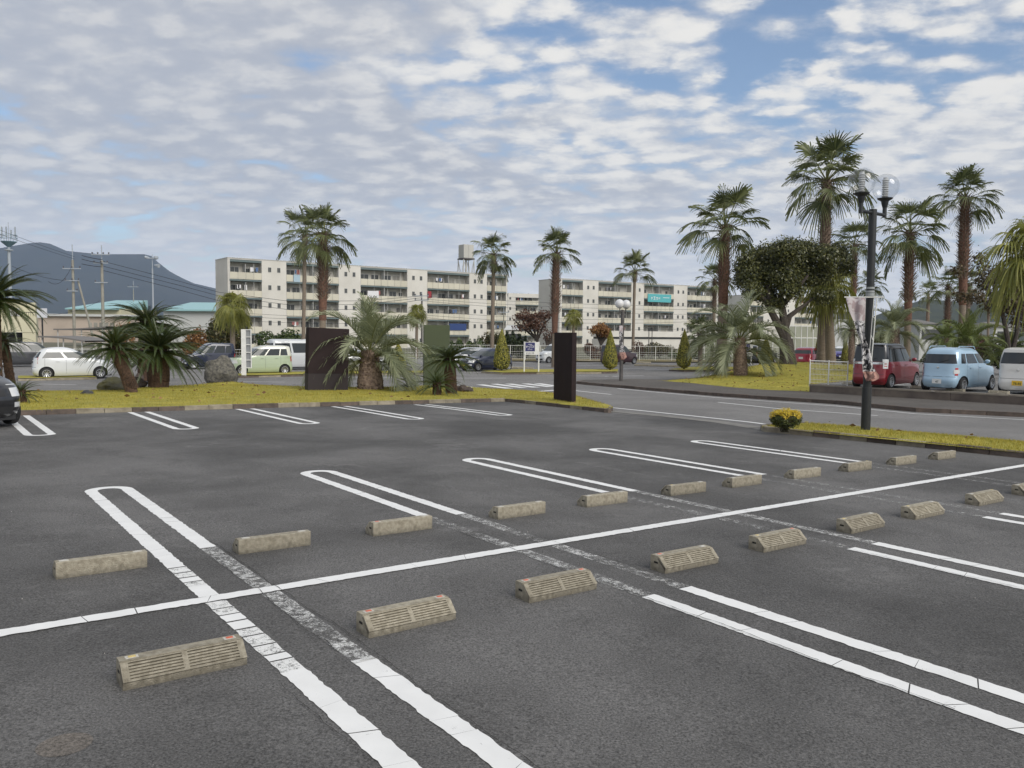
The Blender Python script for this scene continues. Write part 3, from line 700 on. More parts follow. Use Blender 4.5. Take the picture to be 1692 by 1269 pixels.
def car(label, loc, heading, kind, paint_m, L=3.4, W=1.475, H=1.65, cat='car', group=None, roof=None, lamp='mid', plate='white', number=None, detail=1, glass=None, name=None, visor=False, rails=False, scale=1, lower=None):
    glass = glass or M_GLASS
    hl, w = L/2, W/2
    if kind == 'tall':   # boxy wagon
        rings = [(.17, -hl+.10, hl-.12, .91, 7), (.24, -hl+.03, hl-.05, .97, 7), (.34, -hl, hl-.02, 1.0, 7), (.50, -hl, hl, 1.0, 7), (.58, -hl+.03, hl-.01, .995, 7), (.85, -hl+.035, hl-.04, 1.0, 7), (.94, -hl+.04, hl-.14, .99, 6.5), (1.00, -hl+.045, hl-.72, .985, 7), (1.06, -hl+.05, hl-.84, .97, 8), (H-.16, -hl+.14, hl-1.42, .865, 8), (H-.07, -hl+.15, hl-1.55, .82, 7), (H-.02, -hl+.28, hl-1.72, .72, 6), (H, -hl+.5, hl-1.9, .55, 5)]
    elif kind == 'round':  # soft boxy wagon
        rings = [(.17, -hl+.12, hl-.14, .90, 5), (.24, -hl+.05, hl-.07, .96, 5), (.36, -hl, hl-.02, 1.0, 5), (.52, -hl+.0, hl, 1.0, 5), (.57, -hl+.03, hl-.01, .995, 5), (.82, -hl+.05, hl-.05, .995, 5), (.92, -hl+.06, hl-.18, .985, 5), (.98, -hl+.07, hl-.70, .975, 5), (1.04, -hl+.08, hl-.84, .96, 5.5), (H-.20, -hl+.20, hl-1.38, .85, 5.5), (H-.10, -hl+.27, hl-1.5, .80, 5), (H-.03, -hl+.42, hl-1.66, .68, 4.5), (H, -hl+.6, hl-1.85, .48, 4)]
    elif kind == 'hatch':
        rings = [(.17, -hl+.12, hl-.16, .90, 5), (.24, -hl+.05, hl-.07, .96, 5), (.36, -hl, hl-.02, 1.0, 5), (.52, -hl, hl, 1.0, 5), (.60, -hl+.03, hl-.02, .995, 5), (.76, -hl+.05, hl-.14, .995, 5), (.86, -hl+.06, hl-.36, .985, 5), (.92, -hl+.07, hl-.66, .97, 5), (.98, -hl+.09, hl-.82, .955, 5.5), (H-.20, -hl+.32, hl-1.55, .83, 5), (H-.10, -hl+.42, hl-1.72, .78, 5), (H-.03, -hl+.66, hl-1.95, .66, 4.5), (H, -hl+.95, hl-2.15, .46, 4)]
    elif kind == 'van':
        rings = [(.20, -hl+.05, hl-.08, .93, 8), (.28, -hl, hl-.02, .98, 8), (.45, -hl, hl, 1, 8), (.90, -hl+.01, hl-.05, 1, 8), (1.04, -hl+.02, hl-.16, .985, 8), (1.12, -hl+.03, hl-.30, .97, 8), (H-.24, -hl+.09, hl-.80, .89, 8), (H-.12, -hl+.11, hl-.95, .85, 7), (H-.03, -hl+.22, hl-1.15, .74, 6), (H, -hl+.4, hl-1.4, .56, 5)]
    elif kind == 'suv':
        rings = [(.22, -hl+.16, hl-.16, .90, 5), (.30, -hl+.06, hl-.07, .96, 5), (.44, -hl, hl-.02, 1.0, 5), (.62, -hl, hl, 1.0, 5), (.72, -hl+.05, hl-.02, .995, 5), (.92, -hl+.10, hl-.10, .985, 5), (1.02, -hl+.13, hl-.40, .965, 5), (1.06, -hl+.14, hl-.95, .95, 5), (1.12, -hl+.17, hl-1.15, .93, 5.5), (H-.20, -hl+.48, hl-1.95, .79, 5), (H-.10, -hl+.60, hl-2.15, .74, 5), (H-.03, -hl+.85, hl-2.4, .62, 4.5), (H, -hl+1.2, hl-2.7, .44, 4)]
    ri_ = [(z, xb, xf, q*w, n) for z, xb, xf, q, n in rings]
    def rg(z):
        for a, b in zip(ri_[:-1], ri_[1:]):
            if z <= b[0]: t = max(0, (z-a[0])/(b[0]-a[0])); return [a[i]+(b[i]-a[i])*t for i in range(5)]
        return list(ri_[-1])
    def sp_(z, th, off=0):
        _, xb, xf, ww, n = rg(z); cx, a = (xb+xf)/2, (xf-xb)/2; c, s_ = math.cos(th), math.sin(th)
        x = math.copysign(abs(c)**(2/n), c); y = math.copysign(abs(s_)**(2/n), s_)
        gx = math.copysign(abs(x)**(n-1), x)/a; gy = math.copysign(abs(y)**(n-1), y)/ww; g = math.hypot(gx, gy) or 1
        return Vector((cx+a*x+off*gx/g, ww*y+off*gy/g, z))
    def th_x(z, x, side):   # angle on the flank at station x
        _, xb, xf, ww, n = rg(z); cx, a = (xb+xf)/2, (xf-xb)/2; t = max(-.999, min(.999, (x-cx)/a))
        c = math.copysign(abs(t)**(n/2), t); return side*math.acos(c)
    def th_y(z, yf, end):   # angle on the nose (end=1) or tail (end=-1) at y fraction
        n = rg(z)[4]; s_ = math.copysign(abs(max(-.999, min(.999, yf)))**(n/2), yf); a = math.asin(s_)
        return a if end > 0 else PI-a
    root = empty(name or 'parked_car', loc, heading, label, cat, group)
    root.scale = (scale,)*3
    NT = 112; V = []; F = []; MI = []
    for (z, xb, xf, ww, n) in ri_:
        for k in range(NT):
            th = 2*PI*(k+.5)/NT; cx, a = (xb+xf)/2, (xf-xb)/2; c, s_ = math.cos(th), math.sin(th)
            V.append((cx+a*math.copysign(abs(c)**(2/n), c), ww*math.copysign(abs(s_)**(2/n), s_), z))
    nr = len(ri_)
    for j in range(nr-1):
        for k in range(NT): F.append((j*NT+k, j*NT+(k+1) % NT, (j+1)*NT+(k+1) % NT, (j+1)*NT+k)); MI.append(1 if (roof and ri_[j][0] > ri_[-5][0]-.02) else (2 if lower and ri_[j][0] < .23 else 0))
    F.append(tuple((nr-1)*NT+k for k in range(NT))); MI.append(1 if roof else 0); F.append(tuple(range(NT))[::-1]); MI.append(2)
    body = mesh_obj('body', V, F, None, None, False, [paint_m, roof or paint_m, M_BLACKP], MI)
    wr = .275 if H < 1.75 or kind == 'van' else .285
    if kind == 'suv': wr = .35
    wb = {'tall': (-hl+.52, hl-.53), 'round': (-hl+.55, hl-.55), 'hatch': (-hl+.56, hl-.66), 'van': (-hl+.62, hl-.42), 'suv': (-hl+.90, hl-.92)}[kind]
    cut = MB()
    for x in wb:
        for sd in (-1, 1): cut.lathe([(.001, sd*(w-.24)), (wr+.05, sd*(w-.24)), (wr+.05, sd*(w+.1)), (.001, sd*(w+.1))][::(1 if sd < 0 else -1)], 28, 'y', (x, 0, wr+.01))
    co = cut.build('cutter', M_BLACKP)
    bm = bmesh.new(); bm.from_mesh(co.data); bmesh.ops.remove_doubles(bm, verts=bm.verts, dist=.003); bmesh.ops.recalc_face_normals(bm, faces=bm.faces); bm.to_mesh(co.data); bm.free()
    md = body.modifiers.new('b', 'BOOLEAN'); md.operation = 'DIFFERENCE'; md.object = co; md.solver = 'EXACT'
    try: md.material_mode = 'TRANSFER'
    except Exception: pass
    dg = bpy.context.evaluated_depsgraph_get(); me = bpy.data.meshes.new_from_object(body.evaluated_get(dg)); me.name = 'body'
    bpy.data.objects.remove(co); bpy.data.objects.remove(body)
    me.polygons.foreach_set('use_smooth', [True]*len(me.polygons)); me.set_sharp_from_angle(angle=R_(32))
    body = bpy.data.objects.new('body', me); COL.objects.link(body); body.parent = root
    mb = MB(); mb.box(-hl+.15, hl-.15, -w+.25, w-.25, .14, .3); mb.build('underbody', M_BLACKP, root)
    def patch(nm, fth, z0, z1, m, off=.004, nu=10, nv=3, parent=None):
        V = []
        for j in range(nv+1):
            z = z0+(z1-z0)*j/nv; a, b = fth(j/nv, z)
            for i in range(nu+1): V.append(sp_(z, a+(b-a)*i/nu, off))
        F = [(j*(nu+1)+i, j*(nu+1)+i+1, (j+1)*(nu+1)+i+1, (j+1)*(nu+1)+i) for j in range(nv) for i in range(nu)]
        o = mesh_obj(nm, V, F, m, parent or root, smooth=True); return o
    belt = ri_[-5][0]; top = ri_[-4][0]
    xb0, xf0, xb1, xf1 = ri_[-5][1], ri_[-5][2], ri_[-4][1], ri_[-4][2]
    # side glazing split by pillars
    z0, z1 = belt+.02, top-.03
    b0, e0 = xb0+(.30 if kind != 'van' else .16), xf0-.12; b1, e1 = xb1+(.26 if kind != 'van' else .14), xf1-.02
    cuts = {'tall': (0, .20, .235, .58, .625, 1), 'round': (0, .15, .20, .58, .635, 1), 'hatch': (0, .40, .455, 1, None, None), 'van': (0, .30, .34, .70, .745, 1), 'suv': (0, .10, .14, .52, .57, 1)}[kind]
    if kind == 'hatch': cuts = (0, .43, .49, 1)
    for sd in (-1, 1):
        prs = list(zip(cuts[::2], cuts[1::2]))
        for i_, (p0, p1) in enumerate(prs):
            g_ = glass if i_ < len(prs)-1 else M_GLASS2
            nu = 8
            V = []; nv = 3
            for j in range(nv+1):
                t = j/nv; z = z0+(z1-z0)*t; A = b0+(b1-b0)*t; B = e0+(e1-e0)*t
                for i in range(nu+1):
                    x = A+(B-A)*(p0+(p1-p0)*i/nu); V.append(sp_(z, th_x(z, x, sd), .012))
            Fq = [(j*(nu+1)+i, j*(nu+1)+i+1, (j+1)*(nu+1)+i+1, (j+1)*(nu+1)+i) for j in range(nv) for i in range(nu)]
            mesh_obj('side_window', V, Fq, g_, root, smooth=True)
            if visor:
                V = []
                for j in range(2):
                    t = .93+.10*j; z = z0+(z1-z0)*t; A = b0+(b1-b0)*t; B = e0+(e1-e0)*t
                    for i in range(9): x = A+(B-A)*(p0+(p1-p0)*i/8); V.append(sp_(z, th_x(z, x, sd), .03-.02*j))
                mesh_obj('door_visor', V, [(i, i+1, i+10, i+9) for i in range(8)], M_BLACKP, root)
        # door seams and handles
        for p in (.19, .60):
            x = b0+(e0-b0)*(p if kind != 'hatch' else (.05 if p < .3 else .46)); mb = MB(); V = []
            for j in range(8):
                z = .28+(belt-.28)*j/7
                for dx in (-.004, .004): V.append(sp_(z, th_x(z, x+dx, sd), .0025))
            mesh_obj('door_seam', V, [(2*j, 2*j+1, 2*j+3, 2*j+2) for j in range(7)], M_BLACKP, root)
        for x in (b0+(e0-b0)*.30, b0+(e0-b0)*.68):
            z = belt-.14; q = sp_(z, th_x(z, x, sd), .0); mb = MB(); mb.box(q.x-.075, q.x+.075, q.y+sd*.004, q.y+sd*.03, z-.013, z+.013) if sd > 0 else mb.box(q.x-.075, q.x+.075, q.y-.03, q.y-.004, z-.013, z+.013)
            mb.build('door_handle', paint_m if detail else M_CHROME, root)
        # mirror
        z = belt+.05; q = sp_(z, th_x(z, xf0-.16, sd), 0); mb = MB(); mb.sphere((q.x+.03, q.y+sd*.11, z+.02), (.055, .10, .075), 12, 8); mb.tube([(q.x, q.y-.01*sd, z-.02), (q.x+.02, q.y+sd*.06, z)], .018, 6)
        mb.build('door_mirror', paint_m, root, smooth=True)
    # glass front and rear
    patch('rear_window', lambda t, z: (th_y(z, .86-.04*t, -1), th_y(z, -.86+.04*t, -1)), belt+(.03 if kind != 'round' else .01), top-(.02 if kind != 'round' else .05), M_GLASS, .005, 14, 4)
    patch('windscreen', lambda t, z: (th_y(z, -.90+.03*t, 1), th_y(z, .90-.03*t, 1)), belt+.01, top-.01, M_GLASS2 if kind != 'suv' else M_GLASS, .005, 14, 5)
    # lamps
    for sd in (-1, 1):
        fz0, fz1 = {'tall': (.66, .84), 'round': (.62, .84), 'hatch': (.58, .80), 'van': (.70, .92), 'suv': (.80, .94)}[kind]
        def fh(t, z, sd=sd):
            a, b = th_y(z, .56, 1), th_x(z, rg(z)[2]-.32+.1*t, 1); return (sd*a, sd*b)
        patch('headlight', fh, fz0, fz1, M_LAMPW, .007, 10, 3)
        patch('fog_lamp', lambda t, z, sd=sd: (sd*th_y(z, .62, 1), sd*th_y(z, .84, 1)), .38, .47, M_LAMPW, .006, 4, 1)
        def fr(t, z, sd=sd, y_=.80, xx=.14):
            a = abs(th_y(z, y_, -1)); b = th_x(z, rg(z)[1]+xx, 1); return (sd*a, sd*b)
        if lamp == 'high':
            patch('tail_light', lambda t, z, sd=sd: fr(t, z, sd, .76, .20), .80, 1.16, M_LAMPW, .010, 8, 4)
            patch('tail_lamp_lens', lambda t, z, sd=sd: fr(t, z, sd, .90, .06), .88, 1.00, M_RED, .013, 8, 3)
        elif lamp == 'round':
            patch('tail_light', lambda t, z, sd=sd: fr(t, z, sd, .86, .10), .62, .90, M_RED, .012, 8, 4)
            patch('tail_lamp_lens', lambda t, z, sd=sd: fr(t, z, sd, .89, .07), .69, .83, M_LAMPW, .016, 8, 3)
        elif lamp == 'pillar':
            patch('tail_light', lambda t, z, sd=sd: fr(t, z, sd, .885, .10), .84, H-.25, M_LAMPW, .010, 8, 4)
            patch('tail_lamp_lens', lambda t, z, sd=sd: fr(t, z, sd, .88, .11), .78, .93, M_RED, .013, 8, 2)
        elif lamp == 'low':
            patch('tail_light', lambda t, z, sd=sd: fr(t, z, sd, .70, .30), .84, 1.02, M_RED, .010, 8, 3)
        else:
            patch('tail_light', lambda t, z, sd=sd: fr(t, z, sd, .84, .15), .74, 1.02, M_RED, .010, 8, 3)
    patch('grille', lambda t, z: (th_y(z, -.45, 1), th_y(z, .45, 1)), .60, .70, M_BLACKP, .006, 8, 2)
    patch('lower_grille', lambda t, z: (th_y(z, -.62, 1), th_y(z, .62, 1)), .26, .40, M_BLACKP, .006, 8, 2)
    patch('tailgate_seam', lambda t, z: (th_y(z, -.80, -1), th_y(z, .80, -1)), .565, .577, M_BLACKP, .003, 8, 1)
    if lamp == 'high': patch('tailgate_trim', lambda t, z: (th_y(z, -.83, -1), th_y(z, .83, -1)), .965, 1.045, M_CHROME, .009, 10, 1)
    if lamp in ('mid', 'round', 'pillar'):
        mb = MB(); q = sp_(.86 if lamp != 'round' else .90, PI, .008); mb.lathe([(.001, 0), (.032, 0), (.032, .008), (.001, .01)], 14, 'z')
        V = [(q.x-v[2], v[0]*1.3, q.z+v[1]) for v in mb.v]; mesh_obj('badge', V, mb.f, M_CHROME, root)
    # plates
    for end in (-1, 1):
        pz = .43 if end > 0 else ({'tall': .70, 'round': .40, 'hatch': .66, 'van': .62, 'suv': .82}[kind] if lamp != 'pillar' else .42)
        if lamp == 'high' and end < 0: pz = .0
        if pz:
            q = sp_(pz, 0 if end > 0 else PI, .012); mb = MB(); x0, x1 = sorted((q.x, q.x+end*.008)); mb.box(x0, x1, -.165, .165, pz-.0825, pz+.0825)
            pl = mb.build('number_plate', M_PLY if plate == 'yellow' else M_PLW, root)
            if number and end < 0:
                text_obj(number, .115, M_INK, pl, (q.x-.010, -.01, pz-.022), (PI/2, 0, -PI/2))
    # wipers, trims
    if lamp in ('round', 'pillar', 'high'):
        z = belt+.05; a = sp_(z, PI, .012); b = sp_(z+.10, th_y(z+.1, -.5, -1), .02); mb = MB(); mb.tube([a, b], .008, 5); mb.build('rear_wiper', M_BLACKP, root)
    if lamp == 'high':
        mb = MB(); q = sp_(H-.10, PI, 0); mb.box(q.x-.10, q.x+.16, -w*.74, w*.74, H-.095, H-.055); mb.build('roof_spoiler', roof or paint_m, root)
    if rails:
        for sd in (-1, 1): mb = MB(); y = sd*w*.70; mb.tube([(-hl+.42, y, H-.05), (-hl+.5, y, H+.035), (hl-1.75, y, H+.035), (hl-1.65, y, H-.05)], .014, 6); mb.build('roof_rail', paint_m, root, smooth=True)
    t_, r_ = wheel_meshes(wr)
    for x in wb:
        for sd in (-1, 1):
            o = inst('wheel', t_, root, (x, sd*(w-.09), wr+.003), (0, random.uniform(0, 3), 0 if sd > 0 else PI)); inst('rim', r_, o)
    return root
HD = ANG
P_RED = carpaint('wine_red', (.215, .012, .020), .35); P_BLK = carpaint('black', (.016, .016, .018)); P_BLU = carpaint('pale_blue', (.36, .52, .66), .1)
P_WHT = carpaint('pearl_white', (.72, .71, .68), .05); P_WH2 = carpaint('white', (.70, .72, .73), .05); P_GRN = carpaint('pale_green', (.42, .50, .36), .1); P_SIL = carpaint('silver', (.50, .51, .52), .5)
P_NAV = carpaint('navy', (.016, .022, .050)); P_MAR = carpaint('maroon', (.040, .012, .018)); P_GRY = carpaint('dark_grey', (.05, .052, .058)); P_CRM = carpaint('cream', (.66, .66, .58), .05); P_PUR = carpaint('purple', (.06, .045, .25)); P_CRI = carpaint('crimson', (.30, .012, .03), .4)
LZ = WH-.03
def car_center(rear_mid, az, L): return rear_mid+Vector((math.sin(az), math.cos(az), 0))*(L/2)
def right_car(pxl, pxr, pyb, azdeg, L, **k):
    a = at(pxl, pyb, LZ); az = R_(azdeg); side = Vector((math.cos(az), -math.sin(az), 0))
    return None
def put(px_, py_, azdeg, L, lift=0.0, rear=True, Wd=1.475):
    """rear-left (or given) bottom corner at a pixel -> centre and heading"""
    p = at(px_, py_, lift); az = R_(azdeg); f_ = Vector((math.sin(az), math.cos(az), 0)); r_ = Vector((math.cos(az), -math.sin(az), 0))
    c = p+f_*(L/2)+r_*(Wd/2); c.z = G(c.x, c.y)+lift; return c, PI/2-az
c, h = put(1402, 640, 48, 3.4, LZ); car('wine red boxy minivan with black roof parked behind the banner lamp post', c, h, 'tall', P_RED, 3.4, 1.475, 1.78, 'minivan', None, P_BLK, 'high', visor=True)
c, h = put(1514, 645, 53, 3.4, LZ); car('light blue rounded kei wagon with roof rails beside the red minivan', c, h, 'round', P_BLU, 3.4, 1.475, 1.64, 'car', None, None, 'round', number='47', rails=True)
c, h = put(1642, 650, 53, 3.4, LZ); car('pearl white kei wagon with yellow plate cut by the right picture edge', c, h, 'tall', P_WHT, 3.4, 1.475, 1.66, 'car', None, None, 'pillar', 'yellow', '78-82')
# left foreground car, mostly outside the frame
p = at(22, 716); az = R_(121); f_ = Vector((math.sin(az), math.cos(az), 0)); left = Vector((-math.cos(az), math.sin(az), 0))
c = p-f_*(1.95)+Vector((-.70, .35, 0)); c.z = G(c.x, c.y)
CAR_L = car('black car cut by the left picture edge, only its nose and mirror in view', c, PI/2-az, 'hatch', P_BLK, 3.9, 1.69, 1.50, 'car')
def far_car(px0, px1, pyb, az, kind, paint_m, L, W, H, label, **k):
    mid = at((px0+px1)/2, pyb); d = mid.xy.length
    a = R_(az); f_ = Vector((math.sin(a), math.cos(a), 0)); view = Vector((mid.x, mid.y, 0)).normalized(); rt = Vector((view.y, -view.x, 0))
    c = mid+view*(W*.45); c.z = G(c.x, c.y)
    return car(label, c, PI/2-a, kind, paint_m, L, W, H, **k)
AZU = 53.7
far_car(54, 190, 626.5, AZU+3, 'hatch', P_SIL if False else P_WH2, 3.45, 1.475, 1.50, 'white five door hatchback facing right beside the leaning cycad', scale=1.09)
far_car(5, 92, 606, AZU, 'tall', P_GRY, 4.2, 1.7, 1.70, 'dark grey wagon seen above the roof of the white hatchback on the left', name='parked_car')
far_car(290, 400, 610, AZU+180, 'tall', P_NAV, 3.4, 1.475, 1.75, 'black boxy kei car facing left behind the tall rock', cat='car')
far_car(378, 480, 620, AZU+182, 'tall', P_GRN, 3.4, 1.475, 1.62, 'pale green kei wagon behind the slotted white post', roof=P_CRM, scale=1.06)
far_car(449, 540, 611, AZU, 'van', P_WH2, 4.3, 1.70, 2.05, 'tall white van behind the brown board', cat='van')
far_car(530, 636, 617, AZU+4, 'hatch', P_SIL, 4.0, 1.69, 1.53, 'silver hatchback between the brown board and the stout feather palm')
far_car(760, 846, 613, AZU+178, 'hatch', P_NAV, 3.8, 1.69, 1.55, 'dark navy hatchback with yellow plate facing left beside the conical conifer', plate='yellow')
far_car(744, 800, 608, AZU+180, 'hatch', P_SIL, 4.0, 1.69, 1.50, 'silver car hidden behind the navy hatchback')
far_car(886, 945, 600, AZU+180, 'tall', P_WH2, 3.4, 1.475, 1.70, 'white kei car between the blue notice sign and the dark monolith')
far_car(993, 1052, 602, AZU, 'tall', P_MAR, 3.4, 1.475, 1.70, 'dark maroon off-roader behind the conifer and the twin globe lamp')
far_car(1232, 1284, 600, AZU, 'tall', P_BLK, 3.4, 1.475, 1.65, 'black kei car half hidden by feather palm fronds and a conifer')
far_car(1303, 1372, 608, AZU-16, 'suv', P_CRI, 4.5, 1.84, 1.66, 'crimson SUV seen from behind between the forked tree and palm trunks', cat='suv', lamp='low')
far_car(1376, 1404, 595, AZU+150, 'hatch', P_PUR, 4.2, 1.69, 1.5, 'small purple and white car beyond the white mesh fence', roof=P_WH2)

# ------------------------------------------------------------------ palms
def me_from(V, F, m, smooth=False, name='m'):
    me = bpy.data.meshes.new(name); me.from_pydata([tuple(v) for v in V], [], F); me.materials.append(m)
    if smooth: me.polygons.foreach_set('use_smooth', [True]*len(me.polygons))
    return me
M_PET = mat('petiole', (.14, .15, .045), .5)
def fan_mesh(elev, seed, lm, pet=.46, fan=.58, nseg=30, droop=.5, spread=118, bend=.35, tipd=.9):
    rnd = random.Random(seed); V = []; F = []; MI = []
    # petiole
    p = Vector((0, 0, 0)); e = R_(elev); pts = [p.copy()]
    for k in range(5):
        d = Vector((math.cos(e), 0, math.sin(e))); p = p+d*pet/5; pts.append(p.copy()); e -= R_(bend*9*(1.05-max(0, math.sin(e))*.95))
    n0 = 3
    for i, q in enumerate(pts):
        w = .017*(1-.45*i/5)
        V += [(q.x, -w, q.z), (q.x, w, q.z), (q.x, 0, q.z-w*1.2)]
    F += [(i*3+a, i*3+(a+1) % 3, i*3+3+(a+1) % 3, i*3+3+a) for i in range(5) for a in range(3)]; MI += [1]*15
    d = Vector((math.cos(e), 0, math.sin(e))); up = Vector((-math.sin(e), 0, math.cos(e))); Y = Vector((0, 1, 0)); hub = pts[-1]
    ts = (.04, .34, .58, .80, 1.0)
    for s_ in range(nseg):
        ph = R_(-spread+2*spread*(s_+.5)/nseg); dph = R_(2*spread/nseg)
        ln = fan*(1-.22*abs(math.sin(ph/1.6)))*rnd.uniform(.9, 1.06); dr = droop*rnd.uniform(.6, 1.35)
        base = len(V); split = rnd.uniform(.36, .52)
        for t in ts:
            sd = d*math.cos(ph)+Y*math.sin(ph)+up*(.22*abs(math.sin(ph))-.04)
            c = hub+sd*ln*t+Vector((0, 0, -1))*(dr*ln*max(0, t-.25)**2*tipd+.0)+d*(.0)
            wfull = ln*t*math.tan(dph/2)*1.02; 
            if t > split: wfull = ln*split*math.tan(dph/2)*(1-(t-split)/(1-split))*.92+.0015
            tn = (Y*math.cos(ph)-d*math.sin(ph))
            V += [c-tn*wfull+up*(.012*t), c+tn*wfull-up*(.012*t)]
        for k in range(len(ts)-1): F.append((base+2*k, base+2*k+1, base+2*k+3, base+2*k+2)); MI.append(0)
    me = bpy.data.meshes.new('frond'); me.from_pydata([tuple(v) for v in V], [], F); me.materials.append(lm); me.materials.append(M_PET); me.polygons.foreach_set('material_index', MI); me.update(); return me
def feather_mesh(elev, seed, lm, L=1.0, n=46, leaf=.30, recurve=70, vang=35, ldroop=.25, lw=.011, rach=.012, start=.14, pm=None, taper=.55):
    rnd = random.Random(seed); V = []; F = []; MI = []; p = Vector((0, 0, 0)); e = R_(elev); pts = [(p.copy(), e)]; K = 16
    for k in range(K):
        p = p+Vector((math.cos(e), 0, math.sin(e)))*L/K; e -= R_(recurve)/K*(.5+1.0*k/K)*(max(.15, math.cos(e)) if elev > 0 else .8)
        pts.append((p.copy(), e))
    for i, (q, ee) in enumerate(pts):
        w = rach*(1-.85*i/K); V += [(q.x, -w, q.z), (q.x, w, q.z), (q.x, 0, q.z-w*1.3)]
    F += [(i*3+a, i*3+(a+1) % 3, i*3+3+(a+1) % 3, i*3+3+a) for i in range(K) for a in range(3)]; MI += [1]*(K*3)
    for i in range(n):
        t = start+(1-start)*(i+.5)/n; k = min(K-1, int(t*K)); f_ = t*K-k; q = pts[k][0].lerp(pts[k+1][0], f_); ee = pts[k][1]+(pts[k+1][1]-pts[k][1])*f_
        d = Vector((math.cos(ee), 0, math.sin(ee))); up = Vector((-math.sin(ee), 0, math.cos(ee)))
        for sd in (-1, 1):
            fa = R_(62-42*t**1.5)+rnd.uniform(-.08, .08); va = R_(vang)+rnd.uniform(-.12, .12)
            ll = leaf*(math.sin(PI*min(1, .18+t*.80))**taper)*rnd.uniform(.85, 1.1)
            dirv = d*math.cos(fa)+(Vector((0, sd, 0))*math.cos(va)+up*math.sin(va))*math.sin(fa)
            a = q; m_ = q+dirv*ll*.55+Vector((0, 0, -1))*ll*ldroop*.22; b = q+dirv*ll*(1-.15*ldroop)+Vector((0, 0, -1))*ll*ldroop*rnd.uniform(.7, 1.3)
            wv = d*lw; base = len(V)
            V += [a-wv, a+wv, m_-wv*.95, m_+wv*.95, b]
            F += [(base, base+1, base+3, base+2), (base+2, base+3, base+4)]; MI += [0, 0]
    me = bpy.data.meshes.new('frond'); me.from_pydata([tuple(v) for v in V], [], F); me.materials.append(lm); me.materials.append(pm or M_PET); me.polygons.foreach_set('material_index', MI); me.update(); return me
LF_W = leafmat('fan_palm_leaf', (.042, .058, .016), (.215, .240, .095), .42, .25, .3, .35)
LF_Y = leafmat('yellowish_fan_leaf', (.16, .18, .035), (.36, .35, .085), .5, .3, .3, .3)
LF_C = leafmat('cycad_leaf', (.014, .030, .008), (.075, .105, .025), .30, .10, .3, .25)
LF_B = leafmat('jelly_palm_leaf', (.12, .145, .070), (.36, .385, .240), .42, .2, .3, .3)
LF_G = leafmat('bright_jelly_leaf', (.09, .13, .03), (.20, .23, .07), .45, .2, .3, .3)
ELV = [82, 62, 42, 22, 2, -20, -42]
LIBS = {}
def lib(kind):
    if kind in LIBS: return LIBS[kind]
    D = {}
    for e in ELV:
        for sd in range(3):
            s_ = 100*sd+e+kind.__hash__() % 1 
            if kind == 'wash': m = fan_mesh(e, s_, LF_W, pet=.54, fan=.50, droop=.55 if e > 50 else .85 if e > 10 else 1.3, spread=96, nseg=24)
            elif kind == 'yel': m = fan_mesh(e, s_, LF_Y, pet=.46, fan=.52, droop=1.9, bend=.5, nseg=26)
            elif kind == 'cyc': m = feather_mesh(e, s_, LF_C, 1.0, 78, .085, 66, 22, .05, .0044, .009, .10, taper=.5)
            elif kind == 'but': m = feather_mesh(e, s_, LF_B, 1.0, 36, .36, 120, 34, .30, .0095, .012, .20, taper=.45)
            elif kind == 'gre': m = feather_mesh(e, s_, LF_G, 1.0, 44, .30, 110, 32, .4, .0085, .012, .18, taper=.45)
            D.setdefault(e, []).append(m)
    LIBS[kind] = D; return D
def pick(kind, elev):
    D = lib(kind); e = min(ELV, key=lambda q: abs(q-elev)); return random.choice(D[e])
BARK_G = mat('palm_bark_grey', (.26, .215, .165), .92, vscale=7, col2=(.165, .13, .10), bump=.5, bscale=30, stretch=(1, 1, 5))
BARK_R = mat('palm_bark_red', (.20, .105, .070), .92, vscale=9, col2=(.095, .05, .036), bump=.6, bscale=30)
BARK_B = mat('palm_boots', (.27, .20, .15), .92, vscale=9, col2=(.12, .085, .065), bump=.6)
BARK_J = mat('jelly_palm_boots', (.33, .25, .20), .92, vscale=10, col2=(.13, .09, .075), bump=.5, island=.25)
BARK_C = mat('cycad_bark', (.105, .062, .040), .95, vscale=14, col2=(.045, .028, .020), bump=.8, island=.2)
def trunk(name, pts, radii, m, parent, n=14, wob=.04, rings=0.0):
    """tapered trunk, resampled with ring scars"""
    P = [Vector(p) for p in pts]; L = sum((P[i+1]-P[i]).length for i in range(len(P)-1)); K = max(8, int(L/.16)); Q = []; RR = []
    for k in range(K+1):
        t = k/K*(len(P)-1); i = min(len(P)-2, int(t)); f_ = t-i; Q.append(P[i].lerp(P[i+1], f_)); RR.append((radii[i]+(radii[i+1]-radii[i])*f_)*(1+random.uniform(-wob, wob)+(rings if k % 2 else -rings)))
    mb = MB(); mb.tube(Q, RR, n); return mb.build(name, m, parent, smooth=True)
def boots(name, p0, p1, r0, r1, m, parent, rows, per, ln=.16, w=.05, out=.5):
    """old leaf bases in spiral rows round the stem"""
    mb = MB(); p0, p1 = Vector(p0), Vector(p1); up = (p1-p0).normalized()
    for i in range(rows):
        t = i/max(1, rows-1); c = p0.lerp(p1, t); r = r0+(r1-r0)*t
        for k in range(per):
            a = 2*PI*(k+.5*(i % 2)+random.uniform(-.12, .12))/per; o_ = Vector((math.cos(a), math.sin(a), 0)); s_ = Vector((-math.sin(a), math.cos(a), 0)); L = ln*random.uniform(.7, 1.25); oo = out*random.uniform(.6, 1.3)
            b = c+o_*r*.86; e = c+o_*(r+L*oo)+up*L
            V = [b-s_*w, b+s_*w, b+o_*.03-up*.03, e-s_*w*.55, e+s_*w*.55, e-o_*.025]
            mb.add(V, [(0, 1, 4, 3), (1, 2, 5, 4), (2, 0, 3, 5), (3, 4, 5), (0, 2, 1)])
    return mb.build(name, m, parent)
